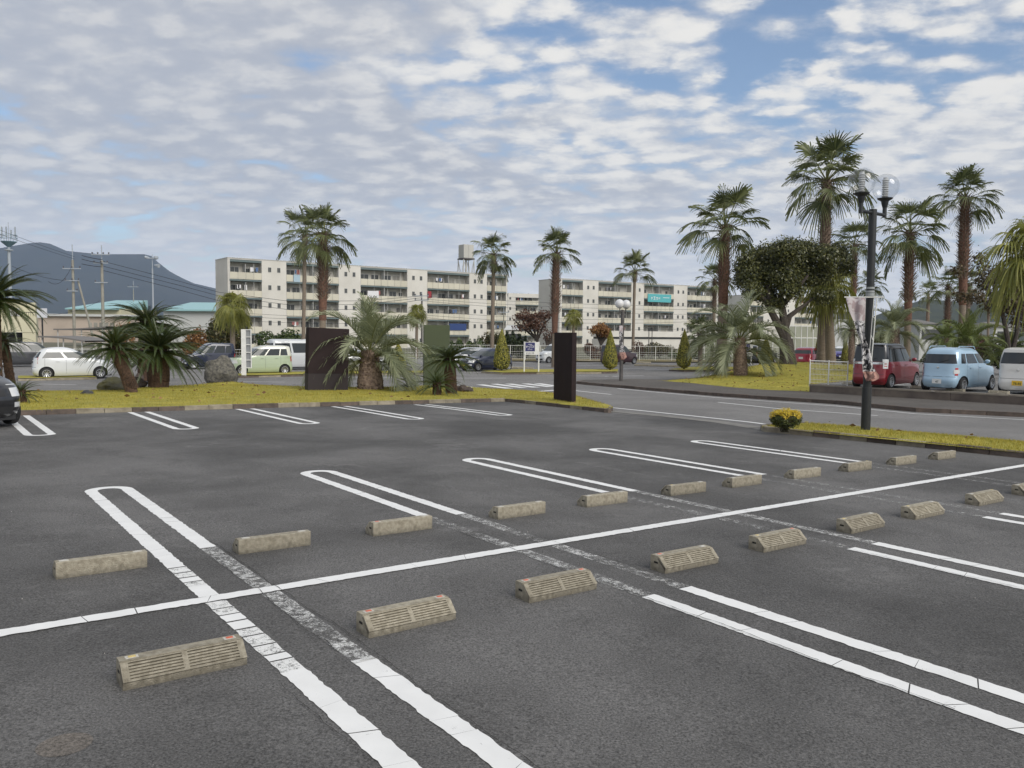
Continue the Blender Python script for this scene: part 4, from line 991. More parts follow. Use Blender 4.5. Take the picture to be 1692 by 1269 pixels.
def crown(root, hub, R, nf, kind, emin=-40, emax=82, fr=True, jit=10, flat_=1.0, azr=None, tilt=0):
    pw = .72 if kind == 'cyc' else .95
    az = random.uniform(0, 6)
    frs = []
    for i in range(nf):
        t = (i+.5)/nf; az += 2.39996; e = emax-(emax-emin)*t**pw+random.uniform(-jit, jit)
        aa = az
        if kind in ('but', 'gre') and e < 34:   # low fronds hang to the sides, the trunk stays in view
            m_ = (aa+PI/2) % (2*PI)
            if m_ > PI: m_ -= 2*PI
            if abs(m_) < .6: aa += math.copysign(.6-abs(m_)*.4, m_)
        o = bpy.data.objects.new('frond', pick(kind, e)); COL.objects.link(o); o.parent = root; o.location = hub+Vector((0, 0, -.10*R*t))
        sc = R*random.uniform(.86, 1.08)*(1 if t > .12 else (.98 if kind == 'wash' else .85))*(1.14 if kind == 'wash' and e > 48 else .74 if kind == 'cyc' and e > 50 else 1); o.scale = (sc, sc, sc); o.rotation_euler = (random.uniform(-.18, .18), random.uniform(-.08, .08), aa); frs.append(o)
    if not fr:   # tiny in the picture: joined into one crown
        join(frs, 'crown', root)
def join(objs, name, root):
    V = []; F = []; MI = []; mats = [m for m in objs[0].data.materials]
    for o in objs:
        M = Matrix.LocRotScale(o.location, o.rotation_euler, o.scale); k = len(V); V += [tuple(M @ v.co) for v in o.data.vertices]
        F += [tuple(i+k for i in p.vertices) for p in o.data.polygons]; MI += [p.material_index for p in o.data.polygons]; bpy.data.objects.remove(o)
    return mesh_obj(name, V, F, None, root, mats=mats, midx=MI)
def fan_palm(label, hub_px, Y, Rpx, wpx, base=None, nf=34, kind='wash', red=None, grey=True, emin=-40, emax=82, fr=True, bootrows=None, flare=1.0, name='fan_palm', cat='palm tree', group='palm trees', boot_frac=.5, wtop=None, basepx=None):
    k = Y/FPX; hub = pt(hub_px[0], hub_px[1], Y); R = Rpx*k; r = wpx*k/2
    bx = ax(basepx if basepx else hub_px[0]-.02*(560-hub_px[1]), Y); g = base if base is not None else G(bx, Y)
    root = empty(name, (bx, Y, g), random.uniform(0, .0), label, cat, group); O_ = root.location
    H_ = hub-Vector((bx, Y, g)); Hh = H_.z
    mid = Vector((H_.x*.35+random.uniform(-.05, .05), 0, Hh*.5)); top = H_-Vector((0, 0, .05))
    f_ = 1-boot_frac; pm_ = Vector((H_.x*f_, 0, Hh*f_))
    rt = (wtop or wpx*1.0)*k/2
    trunk('trunk', [(0, 0, -.15), (0, 0, Hh*.06), pm_], [r*flare, r*(1+.45*(flare-1)), r*.92], BARK_G if grey else BARK_B, root)
    bm_ = BARK_R if red else BARK_B
    trunk('leaf_base_sheath', [pm_-Vector((0, 0, .03)), pm_.lerp(top, .5), top], [r*1.0, rt*1.02, rt*.78], bm_, root, wob=.07)
    rows = bootrows or max(4, int((Hh*boot_frac)/.16)); rows = min(rows, 42)
    if fr: boots('leaf_boots', pm_.lerp(top, .25 if red else .05), top, rt*1.0, rt*.9, BARK_B, root, rows, 8, .24, .055, .95)
    crown(root, H_, R, nf, kind, emin, emax, fr)
    return root
fan_palm('slim fan palm with bare grey trunk left of its stouter twin above the brown board', (504, 390), 64, 50, 6.5, nf=26, boot_frac=.12, wtop=9)
fan_palm('fan palm with thick red shaggy upper trunk above the brown board', (535, 388), 52, 54, 12, nf=28, red=True, boot_frac=.62, wtop=14.5)
fan_palm('fan palm with thin pale trunk before the right end of the left apartment block', (816, 420), 75, 38, 6.5, nf=28, boot_frac=.18, emin=-52, wtop=8, basepx=813)
fan_palm('fan palm with reddish upper trunk rising behind the dark monolith', (919, 417), 62, 42, 9.5, nf=24, red=True, boot_frac=.70, wtop=12, emin=-22)
fan_palm('small distant fan palm in front of the right apartment block', (1049, 449), 95, 36, 5, nf=22, boot_frac=.12, emin=-10, wtop=7, basepx=1046)
fan_palm('tall fan palm with flared grey foot and red bark on the right mound', (1198, 376), 54.6, 74, 15.5, nf=26, red=True, boot_frac=.52, flare=1.6, wtop=17, emin=-18, base=at(1193, 617).z, basepx=1193)
fan_palm('tallest fan palm, its crown behind the globe lamps', (1366, 297), 58, 76, 15, nf=34, red=False, boot_frac=.55, flare=1.25, wtop=17, emin=-28, base=at(1359, 596, .6).z, basepx=1359)
fan_palm('low bushy fan palm with yellow green hanging leaves beside the forked tree', (1367, 468), 56.5, 56, 15, nf=46, kind='yel', boot_frac=.30, flare=1.2, wtop=16, emin=-42, base=at(1374, 596, .6).z, basepx=1374)
fan_palm('fan palm just right of the lamp post, above the red minivan', (1504, 384), 50, 60, 11, nf=28, boot_frac=.62, wtop=13, emin=-42, red=True, basepx=1500)
fan_palm('tall fan palm above the light blue car, second tallest', (1595, 326), 54, 55, 11.5, nf=28, boot_frac=.60, wtop=15, emin=-30, red=True, basepx=1590)
fan_palm('fan palm with orange brown crown base seen left of the lamp post', (1412, 405), 78, 44, 9, nf=26, boot_frac=.5, red=True, emin=-20)
fan_palm('fan palm partly hidden behind the red trunk of the flared palm', (1181, 462), 95, 33, 6, nf=22, boot_frac=.4, emin=-30)
fan_palm('small fan palm with slim trunk against the green hill, left one', (1534, 484), 100, 22, 5.5, nf=22, boot_frac=.5, fr=False)
fan_palm('fan palm with red trunk against the green hill, right of the slim small one', (1567, 472), 85, 32, 7.5, nf=24, boot_frac=.8, red=True, fr=True, emin=-30)
fan_palm('distant fan palm just right of the lamp post', (1440, 470), 92, 28, 6, nf=24, boot_frac=.5, fr=True)
fan_palm('short fan palm with yellowish mop crown left of the left apartment block', (384, 503), 62, 36, 8.5, nf=46, kind='yel', boot_frac=.12, emin=-45, fr=True, basepx=384)
fan_palm('small yellowish fan palm above the olive board', (689, 514), 82, 21, 5, nf=34, kind='yel', boot_frac=.1, emin=-45, fr=False)
fan_palm('small yellowish fan palm just right of the dark monolith', (948, 521), 88, 18, 5, nf=34, kind='yel', boot_frac=.1, emin=-45, fr=False)
fan_palm('dark green fan palm low behind the feather palm on the mound', (1158, 552), 66, 32, 8, nf=34, boot_frac=.1, emin=-30)
fan_palm('tiny fan palm low between two red trunks at the right', (1500, 482), 105, 16, 4, nf=22, boot_frac=.3, fr=False)
fan_palm('tiny fan palm near the far hill, right of the tall palm', (1634, 500), 105, 20, 4, nf=24, boot_frac=.3, fr=False)
fan_palm('fan palm with hanging brown leaves behind the second tallest palm trunk', (1600, 470), 80, 27, 8, nf=30, boot_frac=.3, fr=True, emin=-45)
fan_palm('large near fan palm with drooping threads at the right picture edge', (1712, 415), 34, 92, 22, nf=40, kind='yel', boot_frac=.5, flare=1.1, wtop=26, emin=-42)

def feather_palm(label, base_px, hub_px, Rpx, wpx, nf, kind, Y=None, emin=-25, emax=80, name='jelly_palm', cat='palm tree', bark=None, group=None, lift=.1, wt=None, tr=True, boot=(.14, .05), lean=0):
    b = at(base_px[0], base_px[1], lift) if Y is None else pt(base_px[0], base_px[1], Y)
    if Y is not None: b.z = G(b.x, Y)+lift
    k = b.y/FPX; hub = pt(hub_px[0], hub_px[1], b.y); R = Rpx*k; r = wpx*k/2
    root = empty(name, b, 0, label, cat, group); H_ = hub-b
    bark = bark or BARK_J
    rt = (wt or wpx)*k/2
    if tr:
        trunk('trunk', [(0, 0, -.2), H_*.3, H_*.8, H_], [r*.95, r*1.05, rt, rt*.75], bark, root, 14, .03)
        rows = max(4, int(H_.length/(boot[0]*.62))); boots('leaf_boots', (0, 0, 0), H_*.97, r*.97, rt*.85, bark, root, rows, max(7, int(2*PI*r/(boot[1]*1.9))), boot[0], boot[1], .32)
    crown(root, H_, R, nf, kind, emin, emax)
    return root
feather_palm('stout feather palm with grey green arching fronds in front of the brown board', (612, 647), (611, 585), 120, 42, 38, 'but', emin=-5, wt=30, boot=(.17, .06), group='feather palms')
feather_palm('feather palm with patterned trunk standing on the right mound', (1224, 628), (1222, 560), 98, 22, 36, 'but', emin=-18, wt=20, boot=(.16, .06), group='feather palms')
feather_palm('grey green feather palm behind the red minivan roof', (1478, 600), (1478, 545), 62, 16, 30, 'but', Y=44, emin=-10, group='feather palms')
feather_palm('bright green feather palm behind the light blue car', (1600, 610), (1598, 572), 72, 16, 32, 'gre', Y=42, emin=-5, group='feather palms')
feather_palm('green feather palm between the blue and white cars', (1560, 600), (1562, 560), 42, 10, 26, 'gre', Y=52, emin=0, group='feather palms')
feather_palm('feather palm at the right edge above the white car roof', (1668, 600), (1668, 575), 50, 14, 28, 'gre', Y=46, emin=0, group='feather palms')
feather_palm('dark feather palm right of the thick palm trunks', (1407, 600), (1407, 545), 34, 9, 28, 'but', Y=62, emin=-20, group='feather palms')
def cycad(label, base_px, hub_px, Rpx, wpx, nf, **k):
    return feather_palm(label, base_px, hub_px, Rpx, wpx, nf, 'cyc', name='cycad', cat='cycad', bark=BARK_C, group='cycads on the left island', boot=(.07, .035), **k)
cycad('large cycad with thick scaly trunk and full dark crown in the middle of its group', (262, 632), (261, 575), 90, 34, 170, emin=-8, emax=74, lift=.35, wt=31)
cycad('cycad leaning left beside the large one, above the rocks', (218, 640), (190, 572), 66, 20, 130, emin=-16, lift=.3, wt=24)
cycad('tallest cycad crown behind the large one', (240, 622), (244, 530), 72, 24, 130, emin=-10, emax=62, lift=.3, wt=26)
cycad('cycad filling the left picture edge with its trunk at the margin', (-6, 662), (-10, 488), 94, 18, 150, emin=-14, lift=.1)
cycad('lower cycad crown on the left edge under the big one', (22, 655), (6, 562), 44, 12, 60, emin=-30, lift=.1)
cycad('low dark cycad at ground level near the left edge', (36, 668), (34, 648), 44, 14, 44, emin=-6, lift=.1)
cycad('cycad with pale topped short trunk in front of the olive board', (746, 648), (742, 592), 54, 19, 110, emin=-4, emax=62, lift=.2, wt=20)
cycad('low bushy cycad beside the rocks left of the road crossing', (722, 650), (722, 634), 48, 14, 54, emin=-8, lift=.2)

# ------------------------------------------------------------------ leafy trees, conifers and shrubs
def leaf_cloud(name, C, Nn, size, m, parent, jitter=.8, aspect=.55, link=True):
    """many small leaf faces, two triangles each"""
    C = np.asarray(C, float); n = len(C); Nn = np.asarray(Nn, float)+RNG.normal(0, jitter, (n, 3)); Nn /= np.linalg.norm(Nn, axis=1)[:, None]
    T = RNG.normal(0, 1, (n, 3)); T -= (T*Nn).sum(1)[:, None]*Nn; T /= np.linalg.norm(T, axis=1)[:, None]; B = np.cross(Nn, T)
    s = (size*RNG.uniform(.6, 1.3, n))[:, None]
    V = np.stack([C-T*s, C-B*s*aspect+Nn*s*.15, C+T*s, C+B*s*aspect+Nn*s*.15], 1).reshape(-1, 3)
    me = bpy.data.meshes.new(name); me.vertices.add(4*n); me.vertices.foreach_set('co', V.ravel()); me.loops.add(4*n); me.loops.foreach_set('vertex_index', np.arange(4*n))
    me.polygons.add(n); me.polygons.foreach_set('loop_start', np.arange(n)*4); me.polygons.foreach_set('loop_total', np.full(n, 4)); me.update()
    me.materials.append(m); 
    if not link: return me
    o = bpy.data.objects.new(name, me); COL.objects.link(o); o.parent = parent; return o
def lobes_points(lobes, n, fill=.55):
    """points mostly near the surface of overlapping ellipsoids"""
    vol = np.array([l[3]*l[4]*l[5] for l in lobes])**.75; cnt = (n*vol/vol.sum()).astype(int); P = []; N_ = []
    for l, c in zip(lobes, cnt):
        d = RNG.normal(0, 1, (c, 3)); d /= np.linalg.norm(d, axis=1)[:, None]; r = RNG.uniform(fill**3, 1, c)**(1/3)
        lump = 1+.16*np.sin(d[:, 0]*7+l[0]*9)*np.sin(d[:, 1]*6+l[1]*5)*np.sin(d[:, 2]*8+l[2]*3)
        q = d*(r*lump)[:, None]*np.array(l[3:6]); P.append(q+np.array(l[:3])); N_.append(d+np.array([0, 0, .4]))
    return np.concatenate(P), np.concatenate(N_)
BARK_T = mat('tree_bark', (.085, .070, .058), .92, vscale=8, col2=(.04, .034, .03), bump=.6)
LF_D = leafmat('evergreen_leaf', (.026, .038, .012), (.165, .165, .055), .35, .12)
LF_M = leafmat('mixed_leaf', (.035, .05, .015), (.13, .10, .035), .5, .2)
LF_O = leafmat('orange_leaf', (.20, .085, .03), (.36, .20, .07), .6, .3)
LF_R = leafmat('russet_leaf', (.070, .030, .022), (.16, .085, .05), .6, .2)
LF_H = leafmat('hedge_leaf', (.028, .055, .014), (.10, .14, .03), .45, .2)
LF_K = leafmat('conifer_leaf', (.060, .078, .014), (.48, .43, .06), .5, .2)
LF_YB = leafmat('yellow_shrub_leaf', (.55, .40, .03), (.80, .64, .08), .45, .3)
LF_GB = leafmat('green_shrub_leaf', (.035, .06, .012), (.12, .13, .02), .45, .2)
def tree(label, base, crownspec, trunks, size, n, lm, cat='tree', name='tree', group=None, fill=.5):
    """crownspec lobes and trunks in metres relative to the base"""
    root = empty(name, base, 0, label, cat, group)
    for t in trunks:
        mb = MB(); mb.tube(t[0], t[1], 8); mb.build('trunk' if t is trunks[0] else 'limb', BARK_T, root, smooth=True)
    P, N_ = lobes_points(crownspec, n, fill); P = P+RNG.normal(0, max(.12, .16*crownspec[0][3]), P.shape); leaf_cloud('crown', P, N_, size, lm, root); return root
def shrub(label, px_, pyb, wpx, hpx, Y, lm, size, n, cat='shrub', name='shrub', group=None, spiky=0):
    k = Y/FPX; b = pt(px_, pyb, Y); b.z = min(b.z, G(b.x, Y)+.15) if pyb else G(b.x, Y); b.z = G(b.x, Y); hub = pt(px_, pyb-hpx, Y); H_ = hub.z-b.z; W_ = wpx*k/2
    L = []
    for i in range(7): L.append((random.uniform(-.6, .6)*W_, random.uniform(-.4, .4)*W_*.7, H_*random.uniform(.35, .62), W_*random.uniform(.35, .55), W_*.5, H_*random.uniform(.30, .40)))
    root = empty(name, b, 0, label, cat, group)
    mb = MB()
    for i in range(4): mb.tube([(random.uniform(-.1, .1), 0, -.05), (random.uniform(-.5, .5)*W_, random.uniform(-.2, .2), H_*.7)], [.04, .015], 5)
    mb.build('stem', BARK_T, root)
    P, N_ = lobes_points(L, n, .6)
    if spiky: P[:, 2] *= 1+.18*np.sin(P[:, 0]*spiky)*np.sign(P[:, 2])
    leaf_cloud('foliage', P, N_, size, lm, root); return root
# forked evergreen on the mound
tb = at(1300, 612, .35); kk = tb.y/FPX
def rel(px_, py_, dy=0): q = pt(px_, py_, tb.y+dy); return (q.x-tb.x, dy, q.z-tb.z)
lob = []
for (x, y, rx, rz, dy) in ((1240, 455, 26, 26, 0), (1268, 425, 30, 24, 1), (1300, 412, 30, 20, -1), (1335, 415, 28, 20, 1), (1365, 425, 24, 20, 0), (1245, 480, 20, 14, -1), (1290, 455, 38, 26, 0), (1330, 455, 32, 22, 1), (1225, 440, 14, 14, 0), (1385, 415, 20, 16, 1), (1280, 500, 22, 10, 0), (1222, 465, 12, 12, 1), (1310, 480, 20, 12, -1), (1398, 440, 18, 16, 2), (1265, 450, 26, 24, 1), (1310, 435, 34, 22, 1), (1355, 450, 26, 20, 1), (1265, 485, 24, 16, 1), (1235, 430, 16, 14, 0), (1360, 490, 20, 12, 0)):
    q = rel(x, y, dy); lob.append((q[0], dy, q[2], rx*kk*.88, rx*kk*.75, rz*kk*.88))
tr_ = [([rel(1303, 618), rel(1301, 585), rel(1299, 560)], [17*kk, 13*kk, 11*kk]), ([rel(1299, 562), rel(1285, 535), rel(1272, 510), rel(1268, 470)], [8*kk, 6.5*kk, 5.5*kk, 3*kk]), ([rel(1299, 562), rel(1294, 520), rel(1290, 490), rel(1300, 440)], [9*kk, 6.5*kk, 5*kk, 2.5*kk]), ([rel(1297, 545), rel(1305, 522), rel(1325, 507), rel(1345, 492)], [6*kk, 4.5*kk, 3*kk, 1.5*kk]), ([rel(1292, 505), rel(1315, 480), rel(1335, 455)], [5*kk, 3.5*kk, 2*kk]), ([rel(1272, 505), rel(1250, 480), rel(1235, 460)], [4*kk, 3*kk, 1.5*kk])]
tree('dark evergreen tree with forked trunk on the mound between the palms', tb, lob, tr_, .085, 40000, LF_D, name='broadleaf_tree', fill=.30)
# brownish tree at the right edge
tb = pt(1662, 600, 44); tb.z = G(tb.x, 44); kk = 44/FPX
lob = []
for (x, y, rx, rz, dy) in ((1620, 430, 14, 14, 0), (1640, 460, 30, 22, 1), (1680, 470, 30, 30, 0), (1610, 490, 20, 10, -1), (1660, 500, 34, 20, 0), (1690, 520, 20, 30, 1), (1580, 448, 12, 8, 0), (1585, 490, 12, 6, 0), (1700, 440, 24, 30, 0)):
    q = rel(x, y, dy); lob.append((q[0], dy, q[2], rx*kk, rx*kk, rz*kk))
tr_ = [([rel(1668, 610), rel(1665, 560), rel(1655, 510), rel(1640, 470)], [5*kk, 4*kk, 3*kk, 1.5*kk]), ([rel(1668, 600), rel(1680, 550), rel(1684, 500), rel(1690, 450)], [4.5*kk, 3.5*kk, 3*kk, 1.5*kk]), ([rel(1655, 510), rel(1625, 495), rel(1590, 490)], [2.4*kk, 1.6*kk, .8*kk]), ([rel(1655, 515), rel(1635, 480), rel(1615, 440)], [2.4*kk, 1.8*kk, .8*kk])]
tree('loose brownish green tree behind the white car at the right edge', tb, lob, tr_, .085, 7000, leafmat('bronze_leaf', (.045, .035, .018), (.15, .11, .05), .5, .2), name='broadleaf_tree', fill=.2)
# clipped conifers
def conifer_mesh(seed):
    n = 5200; r_ = np.random.default_rng(seed); h = r_.uniform(0, 1, n)**1.25; a = r_.uniform(0, 2*PI, n)
    prof = np.interp(h, [0, .06, .2, .45, .75, 1], [.30, .82, 1, .80, .42, .03]); rr = prof*(.86+.14*r_.uniform(0, 1, n))*(1+.05*np.sin(a*5+h*11))
    P = np.stack([rr*np.cos(a)*.5, rr*np.sin(a)*.5, .05+h*.95], 1); N_ = np.stack([np.cos(a), np.sin(a), np.full(n, .9)], 1)
    me = leaf_cloud('foliage', P, N_, .028, LF_K, None, .45, .5, link=False)
    return me
CON = [conifer_mesh(k) for k in range(3)]
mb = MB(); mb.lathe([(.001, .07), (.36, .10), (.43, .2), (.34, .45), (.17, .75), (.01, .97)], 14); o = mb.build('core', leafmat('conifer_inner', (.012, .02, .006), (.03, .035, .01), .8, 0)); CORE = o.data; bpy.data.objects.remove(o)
mb = MB(); mb.tube([(0, 0, -.08), (0, 0, .12)], .05, 8); o = mb.build('stem', BARK_T); STM = o.data; bpy.data.objects.remove(o)
for k, (px_, pyb, top, w, lb) in enumerate([(829, 613, 544, 29, 'conical conifer hiding the rear of the navy hatchback'), (1008, 612, 546, 26, 'conical conifer between the dark monolith and the twin globe lamp'), (1130, 610.5, 544, 26, 'conical conifer standing alone before the white fence, left of the flared palm'), (1265, 608.5, 556, 24, 'shorter conical conifer behind the feather palm on the mound'), (658, 617, 566, 29, 'stubby yellowish conifer seen through the stout feather palm fronds'), (1352, 606, 550, 17, 'narrow dark conifer beside the thick palm trunks'), (1396, 605, 556, 14, 'slim conifer right of the thick palm trunks')]):
    b = at(px_, pyb, .1); q = pt(px_, top, b.y); r = empty('conifer', b, random.uniform(0, 6), lb, 'conifer', 'clipped conical conifers'); Hh = q.z-b.z; W_ = w*b.y/FPX
    for nm, me in (('foliage', CON[k % 3]), ('core', CORE), ('stem', STM)):
        inst(nm, me, r, sc=(W_, W_, Hh))
# shrub border behind the cars
shrub('brown and green thicket behind the short mop crowned palm', 385, 572, 90, 62, 70, LF_M, .16, 5000, group='background shrubs')
shrub('green shrub thicket above the pale green wagon', 462, 572, 90, 30, 72, LF_H, .14, 4200, group='background shrubs')
shrub('small rusty orange shrub right of the large cycad', 322, 575, 44, 40, 62, LF_O, .10, 2200, group='background shrubs')
shrub('rusty shrub between the two rear cycads', 205, 575, 36, 50, 60, LF_O, .10, 1200, group='background shrubs')
shrub('low green hedge bush behind the navy hatchback', 772, 578, 62, 20, 88, LF_H, .15, 2600, group='background shrubs', spiky=6)
shrub('dark spiky hedge bush behind the thin trunked palm', 845, 580, 66, 34, 90, leafmat('dark_hedge', (.014, .028, .010), (.05, .07, .02), .5, .1), .15, 3400, group='background shrubs', spiky=9)
shrub('olive bush behind the conical conifer, before the left block', 812, 580, 50, 36, 96, LF_M, .15, 1600, group='background shrubs')
shrub('dark purplish bush right of the monolith', 980, 598, 34, 34, 84, LF_R, .10, 1500, group='background shrubs')
shrub('reddish bush at the foot of the small distant palm', 1056, 590, 22, 28, 92, LF_R, .10, 800, group='background shrubs')
shrub('green and brown bush before the right apartment block', 1090, 590, 56, 26, 92, LF_M, .12, 2400, group='background shrubs')
shrub('rounded clipped green bush behind the white fence, left one', 1118, 600, 34, 20, 88, LF_H, .10, 1600, group='background shrubs')
shrub('rounded clipped green bush behind the fence, right of the lone conifer', 1155, 600, 24, 20, 88, LF_H, .10, 1200, group='background shrubs')
shrub('low green bush behind the fence right of the monolith', 990, 600, 30, 12, 86, LF_H, .10, 900, group='background shrubs')
shrub('dense green hedge between the blue car and far palms', 1560, 590, 90, 30, 58, leafmat('dim_hedge', (.02, .035, .012), (.07, .08, .03), .5, .1), .12, 3600, group='background shrubs')
shrub('dark hedge behind the white car at the right', 1660, 592, 80, 36, 56, leafmat('dim_hedge', (.02, .035, .012), (.07, .08, .03), .5, .1), .12, 3200, group='background shrubs')
shrub('reddish brown shrub row before the green hill at the right', 1610, 572, 60, 28, 75, LF_R, .12, 2400, group='background shrubs')
shrub('dark shrubs behind the red minivan', 1440, 590, 60, 50, 62, LF_M, .12, 2600, group='background shrubs')
def small_tree(label, px_, pyb, cx, cy, rx, rz, Y, lm, n, size, fill=.3, forks=5):
    global tb
    tb = pt(px_, pyb, Y); tb.z = G(tb.x, Y); k = Y/FPX; L = []
    for i in range(9):
        q = rel(cx+random.uniform(-.7, .7)*rx, cy+random.uniform(-.6, .6)*rz, random.uniform(-1, 1)); L.append((q[0], q[1], q[2], rx*k*.42, rx*k*.42, rz*k*.42))
    T = [([(0, 0, -.1), rel(px_, (pyb+cy)/2+2)], [3*k, 2.3*k])]
    for i in range(forks): T.append(([rel(px_, (pyb+cy)/2+2), rel(cx+(-.6+1.2*i/(forks-1))*rx, cy+rz*.3), rel(cx+(-.9+1.8*i/(forks-1))*rx, cy-rz*.3)], [1.8*k, 1.2*k, .5*k]))
    return tree(label, tb, L, T, size, n, lm, name='small_tree', fill=fill)
small_tree('bare looking russet tree between the two apartment blocks', 888, 590, 878, 530, 36, 17, 90, LF_R, 2200, .13)
small_tree('thin pinkish twiggy tree right of the blue notice sign', 905, 595, 908, 554, 12, 12, 86, LF_R, 350, .10)
small_tree('orange autumn tree right of the monolith', 993, 590, 996, 545, 20, 11, 88, LF_O, 2000, .12, .5)
# yellow topped clipped shrub on the near strip
b = at(1298, 710, .12); k = b.y/FPX; r = empty('yellow_shrub', b, 0, 'low clipped shrub with yellow top and dark green sides beside the black lamp post', 'shrub')
W_, H_ = 28*k, 34*k
P, N_ = lobes_points([(0, 0, H_*.52, W_*.92, W_*.75, H_*.50)]+[(W_*.55*math.cos(a), W_*.4*math.sin(a), H_*.58, W_*.42, W_*.36, H_*.36) for a in (0, 1.1, 2.1, 3.1, 4.2, 5.3)], 5200, .82)
sel = (P[:, 2] > H_*(.62+.10*np.sin(P[:, 0]*23)))
leaf_cloud('green_leaves', P[~sel], N_[~sel], .016, LF_GB, r); leaf_cloud('yellow_leaves', P[sel]+np.array([0, 0, .012]), N_[sel]+np.array([0, 0, 1]), .019, LF_YB, r)
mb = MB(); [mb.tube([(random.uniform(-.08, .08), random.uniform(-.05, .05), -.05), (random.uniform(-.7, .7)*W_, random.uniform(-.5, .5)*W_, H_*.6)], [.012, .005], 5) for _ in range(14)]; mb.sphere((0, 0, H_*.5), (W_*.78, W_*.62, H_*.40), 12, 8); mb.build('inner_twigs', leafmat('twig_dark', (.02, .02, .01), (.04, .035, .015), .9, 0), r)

# ------------------------------------------------------------------ rocks
def rock(label, px_, pyb, wpx, hpx, col, seed, rough=.3, lift=.15):
    b = at(px_, pyb, lift); k = b.y/FPX; rx, rz = wpx*k/2, hpx*k
    bm = bmesh.new(); bmesh.ops.create_icosphere(bm, subdivisions=4, radius=1)
    for v in bm.verts:
        c = v.co.copy(); n_ = mnoise.noise(c*1.1+Vector((seed, 0, 0)))*.55+mnoise.noise(c*2.7+Vector((seed, 5, 0)))*.28+mnoise.noise(c*7+Vector((0, seed, 0)))*.10
        cell = mnoise.voronoi(c*1.6+Vector((seed, 2, 1)))[0][0]*.35
        c *= 1+rough*1.6*(n_+cell-.2); c.z = c.z*.62+.45; v.co = Vector((c.x*rx, c.y*rx*.8, c.z*rz*.95))
    me = bpy.data.meshes.new('rock'); bm.to_mesh(me); bm.free(); me.materials.append(col); me.polygons.foreach_set('use_smooth', [True]*len(me.polygons)); me.set_sharp_from_angle(angle=R_(28))
    o = bpy.data.objects.new('rock', me); COL.objects.link(o); o.location = b-Vector((0, 0, .08)); return tag(o, label, 'rock', 'rocks on the left island')
RK1 = mat('lichen_rock', (.055, .052, .05), .95, vscale=9, col2=(.18, .17, .14), bump=.9, bscale=12, detail=8)
RK2 = mat('brown_rock', (.10, .075, .065), .95, vscale=3, col2=(.055, .045, .04), bump=.7, bscale=12)
RK3 = mat('mossy_rock', (.15, .14, .06), .95, vscale=2.2, col2=(.07, .068, .06), bump=.8, bscale=12)
RK4 = mat('dark_rock', (.045, .047, .05), .9, vscale=4, col2=(.08, .08, .08), bump=.6, bscale=12)
rock('large lichen covered rock behind the pale green wagon view, left of the white post', 366, 633, 54, 46, RK1, 3)
rock('mossy rock at the foot of the leaning cycad', 186, 644, 46, 24, RK3, 8)
rock('rounded brown rock right of the mossy one', 222, 641, 36, 22, RK2, 12)
rock('small dark rock at the left end of the rock group', 145, 651, 20, 11, RK4, 17)
rock('reddish lumpy rock at the foot of the cycad near the crossing', 768, 648, 28, 15, RK2, 21, .4)
rock('dark flat rock under the right fronds of the stout feather palm', 668, 644, 36, 12, RK4, 31)
rock('small brown rock between the cycad trunks', 231, 628, 14, 14, RK2, 27)

# ------------------------------------------------------------------ boards and signs on the islands
M_BRN = mat('brown_cladding', (.028, .019, .020), .8, vscale=2, var=.10, spec=.2)
M_BRN2 = mat('brown_base', (.022, .015, .018), .6)
M_OLV = mat('olive_panel', (.050, .066, .026), .6, vscale=1, var=.06)
def board(name, A, B, top, th, label, cat, m, seam=None, m2=None, ribs=0, lean=0):
    A = A.copy(); B = B.copy(); mid = (A+B)/2; L = (B-A).xy.length; az = math.atan2((B-A).y, (B-A).x); root = empty(name, (mid.x, mid.y, min(A.z, B.z)), az, label, cat)
    if lean: root.rotation_euler = Matrix.Rotation(az, 3, 'Z').to_euler(); root.rotation_euler.rotate_axis('Y', lean)
    H_ = top-min(A.z, B.z); mb = MB()
    if seam:
        mb.box(-L/2, L/2, -th/2, th/2, -.2, seam-.006); mb.build('base_panel', m2, root); mb = MB(); mb.box(-L/2+.004, L/2-.004, -th/2+.004, th/2-.004, seam-.02, seam+.02); mb.build('joint', M_BLACKP, root); mb = MB(); mb.box(-L/2, L/2, -th/2, th/2, seam+.006, H_); mb.build('upper_panel', m, root)
    elif ribs:
        mb.box(-L/2+.01, L/2-.01, -th/2+.012, th/2-.012, -.2, H_-.01); mb.build('core', M_BRN2, root)
        for i in range(ribs):
            x0 = -L/2+L*i/ribs; mb = MB(); mb.box(x0+.004, x0+L/ribs-.004, -th/2, th/2, -.2, H_+.0); mb.build('cladding_plank', m, root)
    else: mb.box(-L/2, L/2, -th/2, th/2, -.2, H_); mb.build('panel', m, root)
    return root
A_, B_ = at(506, 646, .15), at(572, 645.5, .15); zt = pt(540, 542, A_.y).z; board('brown_board', A_, B_, zt, .28, 'broad dark brown signboard seen from its blank back, half hidden by palm fronds', 'signboard', M_BRN, .62, M_BRN2, lean=R_(1.6))
A_, B_ = at(918, 660, .13), at(948, 664, .13); zt = pt(918, 549.5, A_.y).z; board('dark_monolith', A_, B_, zt, .14, 'tall narrow dark brown monolith sign on the grass tip beside the road', 'signboard', M_BRN, ribs=14)
A_, B_ = pt(700, 612, 36), pt(742, 612, 36.4); A_.z = B_.z = G(A_.x, 36); board('olive_board', A_, B_, pt(720, 537, 36.2).z, .2, 'olive green board standing behind the right side of the stout feather palm', 'signboard', M_OLV)
